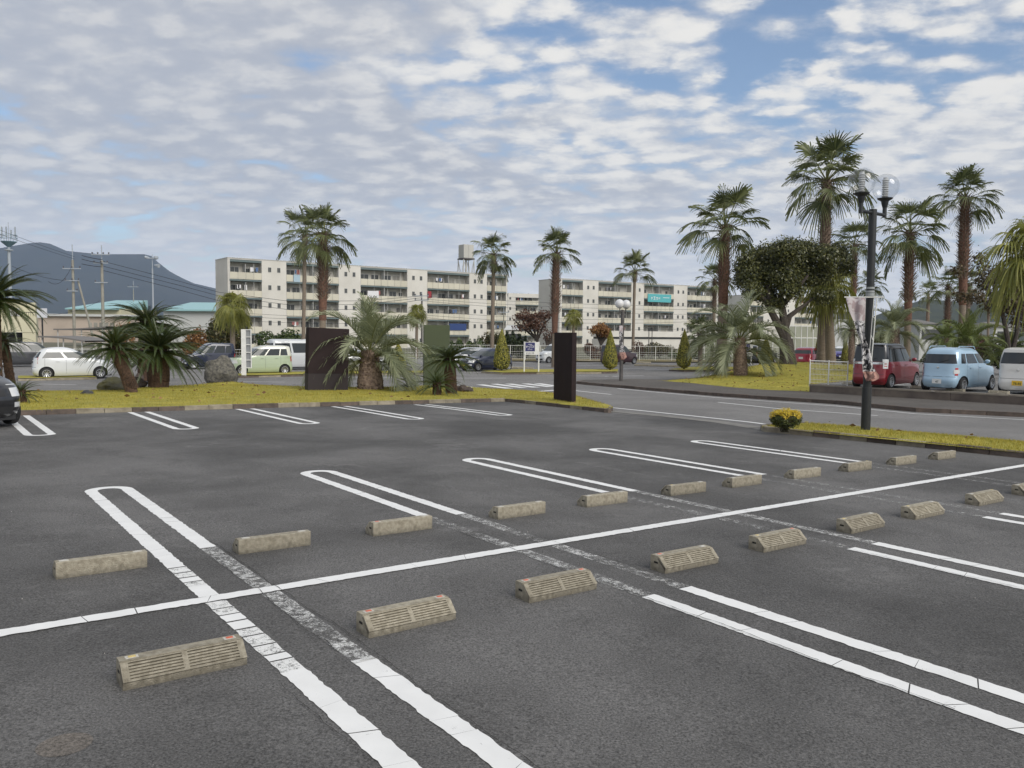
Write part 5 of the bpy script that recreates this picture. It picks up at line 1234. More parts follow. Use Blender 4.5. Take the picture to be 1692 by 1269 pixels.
# slotted white post
b = at(404, 621, .1); k = b.y/FPX; r = empty('white_sign_post', b, R_(12), 'tall white slotted marker post in front of the pale green wagon', 'post')
Hh = pt(404, 544, b.y).z-b.z; mb = MB(); mb.box(-4.5*k, 3*k, -.06, .06, -.1, Hh); mb.build('panel', M_WHITE, r)
mb = MB(); mb.box(3.1*k, 11.5*k, .02, .05, .42, Hh); mb.build('back_plate', mat('grey_plate', (.25, .26, .27), .6), r)
for i in range(6): mb = MB(); z = .44+(Hh-.44)*i/5-.03*(i == 5); mb.box(3.1*k, 10.3*k, -.05, .02, z-.02, z+.02); mb.build('slat', M_WHITE, r)
mb = MB(); mb.box(10.3*k, 11.8*k, -.06, .06, .42, Hh); mb.build('side_rail', M_WHITE, r)
# notice signs
M_NVY = mat('navy_sign', (.028, .03, .12), .5); M_TXT = mat('white_lettering', (.72, .72, .74), .5); M_TXD = mat('dark_lettering', (.03, .03, .035), .5)
def glyphs(mb, x0, z0, w, h, n, rnd):
    cw = w/n
    for i in range(n):
        cx = x0+cw*(i+.5)
        for j in range(rnd.randint(3, 5)):
            if rnd.random() < .5: z = z0+h*rnd.random(); mb.box(cx-cw*.38, cx+cw*.38, -.002, 0, z, z+h*.12)
            else: x = cx+cw*rnd.uniform(-.35, .3); mb.box(x, x+cw*.11, -.002, 0, z0+h*.05, z0+h*.95)
def notice(A, B, ztop, zbot, label, navy, post=2):
    mid = (A+B)/2; L = (B-A).xy.length; az = math.atan2((B-A).y, (B-A).x); r = empty('notice_sign', (mid.x, mid.y, A.z), az, label, 'sign'); t, bt = ztop-A.z, zbot-A.z
    for x in ((-L/2, L/2) if post == 2 else (L*.35,)): mb = MB(); mb.tube([(x, 0, -.1), (x, 0, t+.02)], .045, 8); mb.build('post', M_WHITE, r)
    mb = MB(); mb.box(-L/2, L/2, -.075, -.05, bt, t); pn = mb.build('sign_panel', M_WHITE, r)
    n0, n1, f0 = navy; mb = MB(); mb.box(-L/2+L*n0, -L/2+L*n1, -.085, -.0755, bt+(t-bt)*f0, t-.03); nv = mb.build('navy_field', M_NVY, r)
    rnd = random.Random(5); y = -.0875; h = t-bt; W_ = L*(n1-n0)
    mb = MB(); glyphs(mb, -L/2+L*n0+W_*.03, bt+h*.55, W_*.94, h*.17, 6, rnd); glyphs(mb, -L/2+L*n0+W_*.24, bt+h*.37, W_*.5, h*.10, 4, rnd); mb.box(-L/2+L*n0+W_*.3, -L/2+L*n0+W_*.7, -.002, 0, bt+h*.80, bt+h*.83)
    o = mb.build('lettering', M_TXT, r); o.location.y = y
    mb = MB(); glyphs(mb, -L/2+L*n0+W_*.05, bt+h*.06, W_*.9, h*.13, 6, rnd); o = mb.build('lettering', M_TXD, r); o.location.y = -.078
    return r
A_, B_ = at(866, 615, .1), at(890, 614, .1); B_ = A_+Vector((24*A_.y/FPX, .1, 0)); notice(A_, B_, pt(866, 565, A_.y).z, pt(866, 586, A_.y).z, 'white two post notice sign with a navy panel before the white kei car', (.06, .72, .27))
A_ = at(1231, 611, .1); B_ = A_+Vector((12*A_.y/FPX, .1, 0)); notice(A_, B_, pt(1231, 568, A_.y).z, pt(1231, 588, A_.y).z, 'narrow navy and white notice on one white post by the feather palm', (.05, .55, .3), 1)
q = pt(1206, 589, 74); r = empty('small_notice', q, 0, 'small white notice board fixed on the far fence left of the flared palm', 'sign'); mb = MB(); mb.box(-.24, .24, -.03, 0, 0, .78); mb.build('panel', M_WHITE, r); mb = MB(); glyphs(mb, -.14, .45, .28, .14, 2, random.Random(3)); glyphs(mb, -.14, .18, .28, .14, 2, random.Random(4)); o = mb.build('lettering', M_TXD, r); o.location.y = -.034; mb = MB(); mb.tube([(0, .03, .3), (0, .03, q.z*-1+G(q.x, 74)-.0)], .03, 6); mb.build('post', M_WHITE, r)

# ------------------------------------------------------------------ lamps
M_BLK = mat('black_lamp_metal', (.018, .020, .022), .45, vscale=10, var=.2)
def glassmat():
    m = bpy.data.materials.new('clear_globe'); m.use_nodes = True; n, l = m.node_tree.nodes, m.node_tree.links; n.clear()
    o = n.new('ShaderNodeOutputMaterial'); t = n.new('ShaderNodeBsdfTransparent'); t.inputs[0].default_value = (.93, .94, .95, 1); g = n.new('ShaderNodeBsdfGlossy'); g.inputs['Roughness'].default_value = .03; g.inputs[0].default_value = (.9, .9, .9, 1)
    f = n.new('ShaderNodeLayerWeight'); f.inputs[0].default_value = .35; pw = n.new('ShaderNodeMath'); pw.operation = 'MULTIPLY_ADD'; l.new(f.outputs['Facing'], pw.inputs[0]); pw.inputs[1].default_value = .30; pw.inputs[2].default_value = .03; x = n.new('ShaderNodeMixShader'); l.new(pw.outputs[0], x.inputs[0]); l.new(t.outputs[0], x.inputs[1]); l.new(g.outputs[0], x.inputs[2]); l.new(x.outputs[0], o.inputs[0]); return m
M_GLOBE = glassmat(); M_LOUV = mat('lamp_louvre', (.55, .56, .56), .4)
b = at(1430, 712, .12); lampY = b.y; r = empty('street_lamp', b, 0, 'black street lamp with two clear globes and a tattered banner on the near grass strip', 'street lamp')
def lp(px_, py_, dy=0): q = pt(px_, py_, lampY+dy); return Vector((q.x-b.x, dy, q.z-b.z))
top = lp(1437, 346); mb = MB(); mb.tube([(0, 0, -.2), (0, 0, lp(1430, 640).z)], .092, 16); mb.build('pole_sleeve', M_BLK, r, smooth=True)
tx = top.x*.35
mb = MB(); mb.tube([(0, 0, lp(1430, 640).z-.05), (tx*.0, 0, top.z)], .077, 16); mb.build('pole', M_BLK, r, smooth=True)
cx = 0
for sd, ddx, ddy in ((-1, -.36, -.28), (1, .36, .28)):
    ax_, ay_ = cx+ddx, ddy; zt = top.z
    mb = MB(); mb.tube([(cx, 0, zt-.07), (ax_, ay_, zt-.07)], .035, 8); mb.build('arm', M_BLK, r)
    mb = MB(); mb.tube([(ax_, ay_, zt-.12), (ax_, ay_, zt+.09)], .042, 10); mb.lathe([(.045, zt+.08), (.062, zt+.14), (.075, zt+.21), (.14, zt+.25), (.155, zt+.27), (.001, zt+.27)], 20, 'z', (ax_, ay_, 0)); mb.build('lamp_holder', M_BLK, r, smooth=True)
    gz = zt+.27+.225; mb = MB(); mb.sphere((ax_, ay_, gz), .262, 32, 24); mb.build('globe', M_GLOBE, r, smooth=True)
    mb = MB(); [mb.lathe([(.052, gz-.20+.045*i), (.068, gz-.18+.045*i), (.052, gz-.165+.045*i)], 16, 'z', (ax_, ay_, 0)) for i in range(8)]; mb.tube([(ax_, ay_, gz-.22), (ax_, ay_, gz+.19)], .045, 12); mb.build('louvre', M_LOUV, r)
for py_, hh_ in ((476, .02), (482, .02), (487, .03)): mb = MB(); z = lp(1433, py_).z; mb.tube([(0, 0, z-hh_), (0, 0, z+hh_)], .083, 16); mb.build('steel_band', mat('worn_steel', (.30, .32, .32), .5), r)
# banner frame and cloth (kept as a thing of its own: it hangs from the lamp)
bn = empty('banner', b+Vector((0, 0, 0)), 0, 'twisted torn black and white banner hanging from the black lamp post', 'banner')
mb = MB(); mb.tube([lp(1395, 491, -.12), lp(1460, 491, -.12)], .011, 6); mb.build('top_bar', M_WHITE, bn)
mb = MB(); a0, a1, a2, a3 = lp(1449, 493, -.13), lp(1439, 606, -.13), lp(1444, 493, -.13), lp(1436, 590, -.13); mb.tube([a0, a1], .011, 6); mb.tube([a2, a3], .006, 6)
for t in (.3, .62): mb.tube([a0.lerp(a1, t), a2.lerp(a3, t)], .008, 6)
mb.build('side_frame', M_WHITE, bn)
def clothmat(nm, a_, b_, th, sc, c3=None):
    m = bpy.data.materials.new(nm); m.use_nodes = True; n, l = m.node_tree.nodes, m.node_tree.links; t = n.new('ShaderNodeTexNoise'); t.inputs['Scale'].default_value = sc; t.inputs['Detail'].default_value = 3; t.inputs['Distortion'].default_value = 1.0
    g = n.new('ShaderNodeNewGeometry'); l.new(g.outputs['Position'], t.inputs['Vector']); r2 = n.new('ShaderNodeValToRGB'); r2.color_ramp.elements[0].position = th-.03; r2.color_ramp.elements[1].position = th+.03; r2.color_ramp.elements[0].color = (*a_, 1); r2.color_ramp.elements[1].color = (*b_, 1)
    l.new(t.outputs[0], r2.inputs[0]); l.new(r2.outputs[0], n['Principled BSDF'].inputs['Base Color']); n['Principled BSDF'].inputs['Roughness'].default_value = .8; return m
CM = [clothmat('banner_pale', (.34, .27, .28), (.48, .44, .45), .45, 7), clothmat('banner_ink', (.02, .02, .025), (.52, .51, .52), .49, 13), clothmat('banner_salmon', (.13, .07, .06), (.42, .24, .20), .45, 8)]
rows = [(491.5, 1397, 1430, 0), (500, 1399, 1430, 0), (510, 1402, 1430, 0), (520, 1405, 1429.5, 0), (530, 1410, 1429, 1), (540, 1413, 1428.5, 1), (550, 1416, 1429, 1), (560, 1421, 1430, 1), (570, 1423, 1434, 1), (580, 1424, 1438, 1), (590, 1424, 1440, 1), (600, 1424, 1442, 1), (608, 1425, 1443, 1), (614, 1425, 1448, 2), (620, 1427, 1453, 2), (626, 1430, 1455, 2), (631, 1431, 1441, 2)]
V = []; F = []; MI = []; NX = 12
for j, (y, xa, xb, mi) in enumerate(rows):
    for i in range(NX+1):
        t = i/NX; q = lp(xa+(xb-xa)*t, y+(-1.5*math.sin(t*PI) if j == len(rows)-1 else 0), -.13-.035*math.sin(t*9+j*.7)-.02*math.sin(j*1.3)); V.append(q)
for j in range(len(rows)-1):
    for i in range(NX): F.append((j*(NX+1)+i, j*(NX+1)+i+1, (j+1)*(NX+1)+i+1, (j+1)*(NX+1)+i)); MI.append(rows[j][3])
cl_ = mesh_obj('cloth', V, F, None, bn, True, CM, MI); sm_ = cl_.modifiers.new('s', 'SOLIDIFY'); sm_.thickness = .004; ss = cl_.modifiers.new('u', 'SUBSURF'); ss.levels = 1; ss.render_levels = 1
# farther lamp with white globes
b2 = at(1026, 629.5, .1); M_GW = mat('white_globe', (.66, .66, .67), .2); M_LP2 = mat('grey_brown_pole', (.085, .078, .075), .6, vscale=4, var=.3)
r2_ = empty('street_lamp', b2, 0, 'slender twin lamp with white globes and a small banner on the pavement', 'street lamp'); zz2 = pt(1028, 512, b2.y).z-b2.z
mb = MB(); mb.tube([(0, 0, -.1), (.04, 0, zz2)], .095, 10); mb.build('pole', M_LP2, r2_, smooth=True)
for sd in (-1, 1):
    mb = MB(); mb.tube([(.04, 0, zz2-.08), (.04+sd*.20, sd*.35, zz2-.08), (.04+sd*.20, sd*.35, zz2+.10)], .03, 8); mb.build('arm', M_LP2, r2_); mb = MB(); mb.sphere((.04+sd*.22, sd*.35, zz2+.30), .235, 20, 14); mb.build('globe', M_GW, r2_, smooth=True)
bn2 = empty('banner', b2, 0, 'small crumpled banner on the distant twin globe lamp', 'banner')
rows = [(538, 1023, 1029, 0), (548, 1023, 1029, 1), (560, 1023, 1028, 1), (572, 1023, 1030, 1), (582, 1023, 1033, 2), (590, 1024, 1036, 2), (595, 1025, 1030, 2)]
V = []; F = []; MI = []
for j, (y, xa, xb, mi) in enumerate(rows):
    for i in range(5): q = pt(xa+(xb-xa)*i/4, y, b2.y-.12-.03*math.sin(i*2+j)); V.append(q-b2)
for j in range(len(rows)-1):
    for i in range(4): F.append((j*5+i, j*5+i+1, j*5+i+6, j*5+i+5)); MI.append(rows[j][3])
c2_ = mesh_obj('cloth', V, F, None, bn2, True, CM, MI); c2_.modifiers.new('s', 'SOLIDIFY').thickness = .006
b3 = pt(1074, 600, 88); b3.z = G(b3.x, 88); r3 = empty('street_lamp', b3, 0, 'distant pair of thin dark poles with flat lamp heads before the right block', 'street lamp'); hz3 = pt(1074, 538, 88).z-b3.z
for x in (-.17, .17): mb = MB(); mb.tube([(x, 0, -.1), (x, 0, hz3)], .045, 6); mb.box(x-.45, x+.1, -.1, .1, hz3, hz3+.07) if x < 0 else mb.box(x-.1, x+.45, -.1, .1, hz3, hz3+.07); mb.build('pole', M_LP2, r3)

# ------------------------------------------------------------------ fences at the back
def far_fence(p0, p1, Y0, Y1, posts, h, label, dv=.16):
    A = pt(p0, 590, Y0); A.z = G(A.x, Y0); B = pt(p1, 590, Y1); B.z = G(B.x, Y1); return mesh_fence(A, B, posts, h, label, dv=dv, group='white fences at the back of the far lot')
far_fence(742, 918, 78, 79, 8, 1.45, 'white fence between the navy hatchback and the monolith')
far_fence(948, 1190, 79, 80, 10, 1.45, 'white fence behind the maroon car and the lone conifer')
far_fence(1192, 1300, 80, 80, 5, 1.45, 'white fence behind the feather palm and half hidden black car')
far_fence(430, 740, 66, 72, 12, 1.25, 'grey white fence behind the green wagon and white van', .2)
far_fence(90, 430, 62, 66, 12, 1.1, 'pale fence behind the cycads at the left', .2)
sheet('verge', [Vector((ax(740, 75), 75, 0)), Vector((ax(1320, 76), 76, 0)), Vector((ax(1320, 83.5), 83.5, 0)), Vector((ax(740, 83.5), 83.5, 0))], mat('dry_verge', (.20, .155, .06), .95, vscale=.8, col2=(.11, .10, .045), coord='World'), .09, 3)
# low stop blocks far away
nblk = 0
for (x, y, n, dx, dy) in ((846, 609.5, 4, 9, .4), (1045, 599.5, 3, 12, .6), (1056, 604.8, 7, 11, .35), (962, 597.5, 3, 11, .3), (1140, 597, 3, 13, .2), (1160, 607.5, 2, 14, -.2), (790, 611, 4, 9, -.4)):
    for k in range(n):
        p = at(x+dx*k, y+dy*k); o = bpy.data.objects.new('wheel_stop', ME_STOP); COL.objects.link(o); o.location = p; o.rotation_euler = (0, 0, ANG-.6); o.scale = (1.2, 1.2, 1.3)
        tag(o, 'tiny distant wheel stop in the far parking lot beyond the road', 'wheel stop', 'wheel stops in the far lot')

# ------------------------------------------------------------------ apartment blocks
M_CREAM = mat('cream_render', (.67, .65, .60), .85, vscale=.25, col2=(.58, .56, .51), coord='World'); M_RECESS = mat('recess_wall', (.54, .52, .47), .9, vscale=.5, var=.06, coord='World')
M_SLAB = mat('teal_grey_slab', (.13, .17, .175), .8); M_PANEL = mat('balcony_panel', (.58, .55, .45), .7, objvar=.08); M_WIN = mat('dark_window', (.065, .07, .07), .12); M_WIN2 = mat('curtained_window', (.26, .25, .22), .3, objvar=.5); M_FRM = mat('window_frame', (.50, .50, .48), .6); M_ROOFE = mat('roof_edge', (.45, .45, .43), .7)
M_OFFW0 = mat('aircon_white', (.6, .6, .58), .6)
_bx = {}
def ubox(m):
    if m.name not in _bx:
        mb = MB(); mb.box(-.5, .5, -.5, .5, -.5, .5); o = mb.build('b', m); _bx[m.name] = o.data; bpy.data.objects.remove(o)
    return _bx[m.name]
def wbox(name, m, parent, x0, x1, y0, y1, z0, z1): return inst(name, ubox(m), parent, ((x0+x1)/2, (y0+y1)/2, (z0+z1)/2), (0, 0, 0), (x1-x0, y1-y0, z1-z0))
def window_mesh(m):
    mb = MB(); mb.box(-.5, .5, -.5, .5, -.5, .5, 1); mb.box(-.46, -.02, -.62, -.51, -.44, .44, 0); mb.box(.02, .46, -.62, -.51, -.44, .44, 0); o = mb.build('window', [m, M_FRM]); me = o.data; bpy.data.objects.remove(o); return me
WM = [window_mesh(M_WIN), window_mesh(M_WIN2)]
FLZ = [-.45, 2.4, 5.32, 8.27, 11.2, 14.1]
def lab_(f, k, pl):
    return 'small laundry pieces on the '+('ground', 'second', 'third', 'fourth', 'top')[f]+' floor, '+('first', 'second', 'third', 'fourth', 'fifth')[k]+' bay of the '+('left' if pl < 700 else 'right' if pl < 1200 and pl > 900 else 'distant' if pl < 900 else 'farther')+' block'
def block(label, pl, Yl, pr, Yr, depth, H, bays, pwin, open_end=None, name='apartment_block'):
    z0 = -.72; P0, P1 = pt(pl, 500, Yl), pt(pr, 500, Yr); dx, dy = P1.x-P0.x, P1.y-P0.y; L = math.hypot(dx, dy); az = math.atan2(dy, dx)
    def s_of(px_):
        d = ray(px_, 500); m_ = d[0]/d[1]; t = (P0.x-m_*P0.y)/(m_*dy-dx); return t*L
    r = empty(name, (P0.x, P0.y, z0), az, label, 'apartment block')
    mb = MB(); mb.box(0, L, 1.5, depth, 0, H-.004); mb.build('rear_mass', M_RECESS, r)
    mb = MB(); mb.box(-.02, .35, -.02, depth+.02, 0, H); mb.build('end_wall', M_CREAM, r)
    S_ = [(s_of(a), s_of(b_), n) for a, b_, n in bays]; x = .352
    for (a, b_, n) in S_:
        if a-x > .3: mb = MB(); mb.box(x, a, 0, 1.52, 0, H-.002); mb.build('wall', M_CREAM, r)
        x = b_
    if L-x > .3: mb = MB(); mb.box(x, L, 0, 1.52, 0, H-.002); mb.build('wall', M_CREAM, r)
    mb = MB(); mb.box(-.06, L+.06, -.05, depth+.05, H, H+.12); mb.build('roof_edge', M_ROOFE, r)
    mb = MB(); mb.box(.36, L-.01, .01, 1.5, FLZ[5]+.25, H-.01); mb.build('parapet', M_CREAM, r)
    rnd = random.Random(int(pl))
    for (a, b_, n) in S_:
        wbox('ceiling_beam', M_SLAB, r, a+.004, b_-.004, .05, 1.49, FLZ[5]-.12, FLZ[5]+.244)
        for f in range(5):
            z = FLZ[f]
            if f > 0: wbox('balcony_slab', M_SLAB, r, a-.0, b_+.0, -.10, 1.49, z-.30, z-.06)
            pwid = (b_-a)/n
            for i in range(n):
                wbox('balcony_panel', M_PANEL, r, a+pwid*i+.035, a+pwid*(i+1)-.035, -.02, .03, z+.02, z+1.12)
            mb = MB()
            for i in range(0, n+1, 2 if n > 5 else 3): mb.tube([(min(b_-.05, a+pwid*i+.02), .08, z-.06), (min(b_-.05, a+pwid*i+.02), .08, z+2.6)], .035, 5, cap=False)
            mb.build('balcony_post', M_FRM, r)
            if rnd.random() < .8 and f > 0: xx = a+rnd.uniform(.2, b_-a-1.2); wbox('air_conditioner', M_OFFW0, r, xx, xx+.8, 1.1, 1.4, z+.0, z+.6)
            wbox('partition', M_FRM, r, (a+b_)/2-.03, (a+b_)/2+.03, .1, 1.45, z, z+2.5)
            # openings on the recessed wall
            q = a+.5
            while q < b_-1.0:
                w_ = rnd.choice((.7, 1.5, 1.5, 1.8)); w_ = min(w_, b_-q-.3)
                me = WM[0] if rnd.random() < .6 else WM[1]
                inst('window', me, r, (q+w_/2, 1.47, z+1.55), (0, 0, 0), (w_, .08, 1.05 if w_ > .9 else .7)); q += w_+rnd.choice((.35, .5, 1.1))
            if rnd.random() < .55 and f > 0:
                mb = MB(); xx = a+rnd.uniform(.3, max(.4, b_-a-2.4)); mb.tube([(xx, .4, z+2.05), (xx+2, .4, z+2.05)], .015, 4)
                mb.build('clothes_pole', M_FRM, r)
                for _ in range(rnd.randint(2, 5)):
                    ww = rnd.uniform(.25, .5); xx2 = xx+rnd.uniform(0, 1.6); hh = rnd.uniform(.5, .85); mt = rnd.choice([M_TXT, M_TXT, M_TXD, mat('cloth_blue', (.10, .16, .30), .9), mat('cloth_grey', (.2, .2, .22), .9), mat('cloth_rose', (.35, .14, .13), .9)])
                    c_ = wbox('hanging_laundry', mt, None, 0, 0, 0, 0, 0, 0); c_.parent = None
                    M_ = Matrix.Translation((P0.x, P0.y, z0)) @ Matrix.Rotation(az, 4, 'Z'); c_.matrix_world = M_ @ Matrix.Translation((xx2+ww/2, .4+rnd.uniform(-.05, .05), z+2.03-hh/2)) @ Matrix.Diagonal((ww, .03, hh, 1))
                    tag(c_, lab_(f, S_.index((a, b_, n)), pl), 'laundry', 'laundry on the balconies')
    for px_ in pwin:
        s_ = s_of(px_)
        for f in range(5):
            inst('window', WM[0], r, (s_, .0, FLZ[f]+1.75), (0, 0, 0), (.55, .08, .85))
    mb = MB(); mb.tube([(.2, -.06, 0), (.2, -.06, H)], .05, 6); mb.build('downpipe', M_FRM, r)
    for (a, b_, n) in S_[1:3]: mb = MB(); mb.tube([((a+b_)/2, .06, 0), ((a+b_)/2, .06, FLZ[5])], .06, 6); mb.build('downpipe', M_FRM, r)
    return r, P0, az, s_of
B1, P01, az1, s1 = block('five storey cream apartment block on the left with five bays of balconies', 377, 132, 838, 166, 6.2, 14.5, [(380, 433, 4), (473.5, 560, 8), (596, 673, 7), (706, 775.5, 8), (804.5, 836, 4)], (446, 461, 571.5, 585, 683, 695.5, 784.5, 795.5))
B2, P02, az2, s2 = block('five storey cream apartment block on the right with turquoise banner', 924, 174, 1190, 201, 7.6, 14.5, [(928.5, 963, 5), (988.5, 1043, 7), (1064, 1113, 7), (1135.5, 1181, 6)], (971.5, 980.5, 1056.5, 1120.5, 1128.5, 1187))
B3, P03, az3, s3 = block('farther cream apartment block seen under the forked tree and behind the palms', 1236, 225, 1440, 252, 7.6, 14.0, [(1240, 1262, 4), (1314, 1352, 7), (1372, 1402, 5)], (1270, 1278, 1303, 1360))
B4, P04, az4, s4 = block('small distant apartment block in the gap between the two large blocks', 838, 232, 894, 236, 8, 13.2, [(852, 893, 6)], (843,))
def on_block(P0, az, s_, y, z): return Vector((P0.x+math.cos(az)*s_-math.sin(az)*y, P0.y+math.sin(az)*s_+math.cos(az)*y, -.72+z))
def banner_on(P0, az, sa, sb, z0, z1, m, label, name='hanging_cloth', cat='laundry', extra=None):
    r = empty(name, on_block(P0, az, sa, -.16, z0), az, label, cat); mb = MB(); mb.box(0, sb-sa, -.02, .02, 0, z1-z0); mb.build('sheet', m, r)
    if extra: extra(r, sb-sa, z1-z0)
def tq(r, w, h):
    mb = MB(); rnd = random.Random(9); glyphs(mb, w*.12, h*.25, w*.42, h*.4, 4, rnd); mb.box(w*.64, w*.92, -.002, 0, h*.55, h*.62); o = mb.build('lettering', M_TXT, r); o.location.y = -.024
banner_on(P02, az2, s2(1069.5), s2(1108), 10.35, 12.2, mat('turquoise', (.10, .42, .45), .7), 'turquoise banner with white lettering on a top balcony of the right block', 'balcony_banner', 'banner', tq)
banner_on(P01, az1, s1(485), s1(495.5), 11.15, 12.4, mat('cloth_sky', (.38, .50, .58), .8), 'pale blue sheet over a top balcony panel of the left block')
banner_on(P01, az1, s1(607), s1(625), 9.0, 10.2, M_TXT, 'white sheets hanging on a balcony in the middle of the left block')
banner_on(P01, az1, s1(742), s1(770), 3.3, 4.6, mat('cloth_navy', (.03, .06, .18), .8), 'dark blue sheets on a low balcony of the left block')
banner_on(P01, az1, s1(706), s1(712), 9.4, 10.6, mat('cloth_red', (.30, .04, .05), .8), 'small dark red cloth on a balcony of the left block')
# roof aerials
for (px_, py0, py1, Y, lb) in ((558, 408, 442, 150, 'thin aerial on the roof of the left block'), (873, 484, 500, 236, 'small aerial on the roof of the distant block'), (1024, 446, 472, 188, 'thin aerial on the roof of the right block')):
    q = pt(px_, py1, Y+3); r = empty('roof_aerial', q, 0, lb, 'aerial'); h = pt(px_, py0, Y+3).z-q.z; mb = MB(); mb.tube([(0, 0, -.4), (0, 0, h)], .05, 5); mb.build('mast', M_LP2, r); mb = MB(); [mb.tube([(-.6+.1*i, 0, h*.9-.25*i), (.6-.1*i, 0, h*.9-.25*i)], .025, 4) for i in range(3 if h < 4 else 1)]; mb.build('crossbar', M_LP2, r)
# low wall and ground floor canopy of the right block
q0, q1 = pt(1005, 562, 150), pt(1180, 562, 172); r = empty('low_annex', (q0.x, q0.y, -.72), math.atan2(q1.y-q0.y, q1.x-q0.x), 'long low cream annex with a dark flat canopy before the right block', 'building'); Lq = (q1-q0).xy.length
wbox('wall', M_CREAM, r, 0, Lq, 0, 4, 0, 1.9); wbox('fascia', M_CREAM, r, -.2, Lq+.2, -.5, 4.2, 2.3, 3.4); wbox('recess', M_WIN, r, .2, Lq-.2, -.02, 3.9, 1.9, 2.29)
# water tank
q = pt(770, 452, 176); M_TANK = mat('tank_panel', (.46, .45, .41), .7, objvar=.1); zt0, zt1 = pt(770, 428, 176).z-q.z, pt(770, 405, 176).z-q.z; kq = 176/FPX
r = empty('water_tower', q, R_(32), 'square grey water tank on a steel frame above the left block roof', 'water tower')
for i in range(2):
    for j in range(2): wbox('tank_panel', M_TANK, r, -9.3*kq+i*9.35*kq, -.05+i*9.35*kq-.0, -9.3*kq+j*9.35*kq, -.05+j*9.35*kq, zt0+.15, zt1)
wbox('platform', M_LP2, r, -10.5*kq, 10.5*kq, -10.5*kq, 10.5*kq, zt0-.15, zt0+.12)
for x in (-1, 1):
    for y in (-1, 1):
        mb = MB(); mb.tube([(x*9.5*kq, y*9.5*kq, zt0), (x*12*kq, y*12*kq, -13.5)], .11, 6); mb.tube([(x*9.5*kq, y*9.5*kq, zt0-.2), (0, y*10*kq, -2.2)], .06, 5); mb.tube([(x*9.5*kq, y*9.5*kq, zt0-.2), (x*10*kq, 0, -2.2)], .06, 5); mb.build('leg', M_FRM, r)
mb = MB(); mb.tube([(0, 0, zt0), (0, 0, -6)], .22, 8); mb.build('riser_pipe', M_FRM, r)
# glazed frame structure behind the forked tree
q0, q1 = pt(1303, 580, 82), pt(1352, 580, 84); r = empty('glazed_screen', (q0.x, q0.y, -.72), math.atan2(q1.y-q0.y, q1.x-q0.x), 'white framed grid of tall pale panes behind the crimson SUV', 'screen'); Lq = (q1-q0).xy.length; Hq = pt(1303, 538, 82).z+.72
M_PANE = mat('pale_pane', (.33, .34, .26), .25, objvar=.1)
for i in range(6):
    wbox('mullion', M_WHITE, r, Lq*i/5-.04, Lq*i/5+.04, -.05, .05, 0, Hq)
for i in range(5):
    for j in range(3): wbox('pane', M_PANE, r, Lq*i/5+.05, Lq*(i+1)/5-.05, -.015, .015, .05+Hq*j/3, Hq*(j+1)/3-.08)
for j in range(4): wbox('transom', M_WHITE, r, 0, Lq, -.045, .045, max(0, Hq*j/3-.06), Hq*j/3+.02)
q0, q1 = pt(1180, 580, 80.5), pt(1300, 580, 82); r = empty('glazed_screen', (q0.x, q0.y, -.72), math.atan2(q1.y-q0.y, q1.x-q0.x), 'lower white framed pane screen behind the feather palm on the mound', 'screen'); Lq = (q1-q0).xy.length
for i in range(11): wbox('mullion', M_WHITE, r, Lq*i/10-.04, Lq*i/10+.04, -.05, .05, 0, 2.2)
for i in range(10): wbox('pane', M_PANE, r, Lq*i/10+.05, Lq*(i+1)/10-.05, -.015, .015, .9, 2.12)
wbox('transom', M_WHITE, r, 0, Lq, -.045, .045, 2.12, 2.2)

# ------------------------------------------------------------------ low buildings on the left
def pbox(name, m, root, px0, px1, py0, py1, Y, dep=6):
    """box whose face, seen from the photograph's standpoint, spans these columns and rows; its plane is parallel to the root's x axis"""
    az = root.rotation_euler[2]; off = Y-root.location.y; ux, uy = math.cos(az), math.sin(az); ox, oy = root.location.x-uy*off, root.location.y+ux*off
    def hit(px_, py_):
        d = ray(px_, py_); m_ = d[0]/d[1]; s = (ox-m_*oy)/(m_*uy-ux); y = oy+s*uy; return s, CH+d[2]/d[1]*y-root.location.z
    s0, s1_ = hit(px0, py0)[0], hit(px1, py0)[0]; pm = (px0+px1)/2
    return wbox(name, m, root, s0, s1_, off, off+dep, hit(pm, py1)[1], hit(pm, py0)[1])
M_YEL = mat('cream_yellow_wall', (.56, .53, .38), .85, vscale=.3, var=.05, coord='World'); M_PNK = mat('pinkish_wall', (.50, .42, .35), .85, vscale=.3, var=.08, coord='World'); M_TEAL = mat('teal_metal_roof', (.30, .50, .52), .5); M_GRYR = mat('grey_roof', (.17, .16, .15), .7); M_OFFW = mat('offwhite_wall', (.55, .56, .55), .8); M_DK = mat('dark_opening', (.03, .03, .032), .7)
q = pt(60, 570, 78); r = empty('cream_building', (q.x, 78, -.72), R_(29), 'two storey pale yellow building with a railed balcony behind the left edge cycad', 'building')
pbox('wall', M_YEL, r, -30, 60, 523, 549, 78, 8); pbox('upper_wall', M_YEL, r, -30, 58, 499, 522.8, 80, 6); pbox('lower_wall', M_YEL, r, 37, 59, 549.2, 569, 78.05, 8); pbox('garage_opening', M_DK, r, -30, 36.8, 549.2, 569, 79, 1); pbox('door', M_DK, r, 25.5, 28.5, 513, 522.5, 79.9, .08); pbox('offwhite_panel', M_OFFW, r, 13, 32, 509, 522.5, 79.95, .04)  # thin off-white panel set on the yellow upper wall around the door
for i in range(14): pbox('baluster', M_DK, r, 12+3.5*i, 12.7+3.5*i, 516, 522.8, 78.05, .04)
pbox('handrail', M_DK, r, 12, 60, 515.4, 516.4, 78.03, .08)
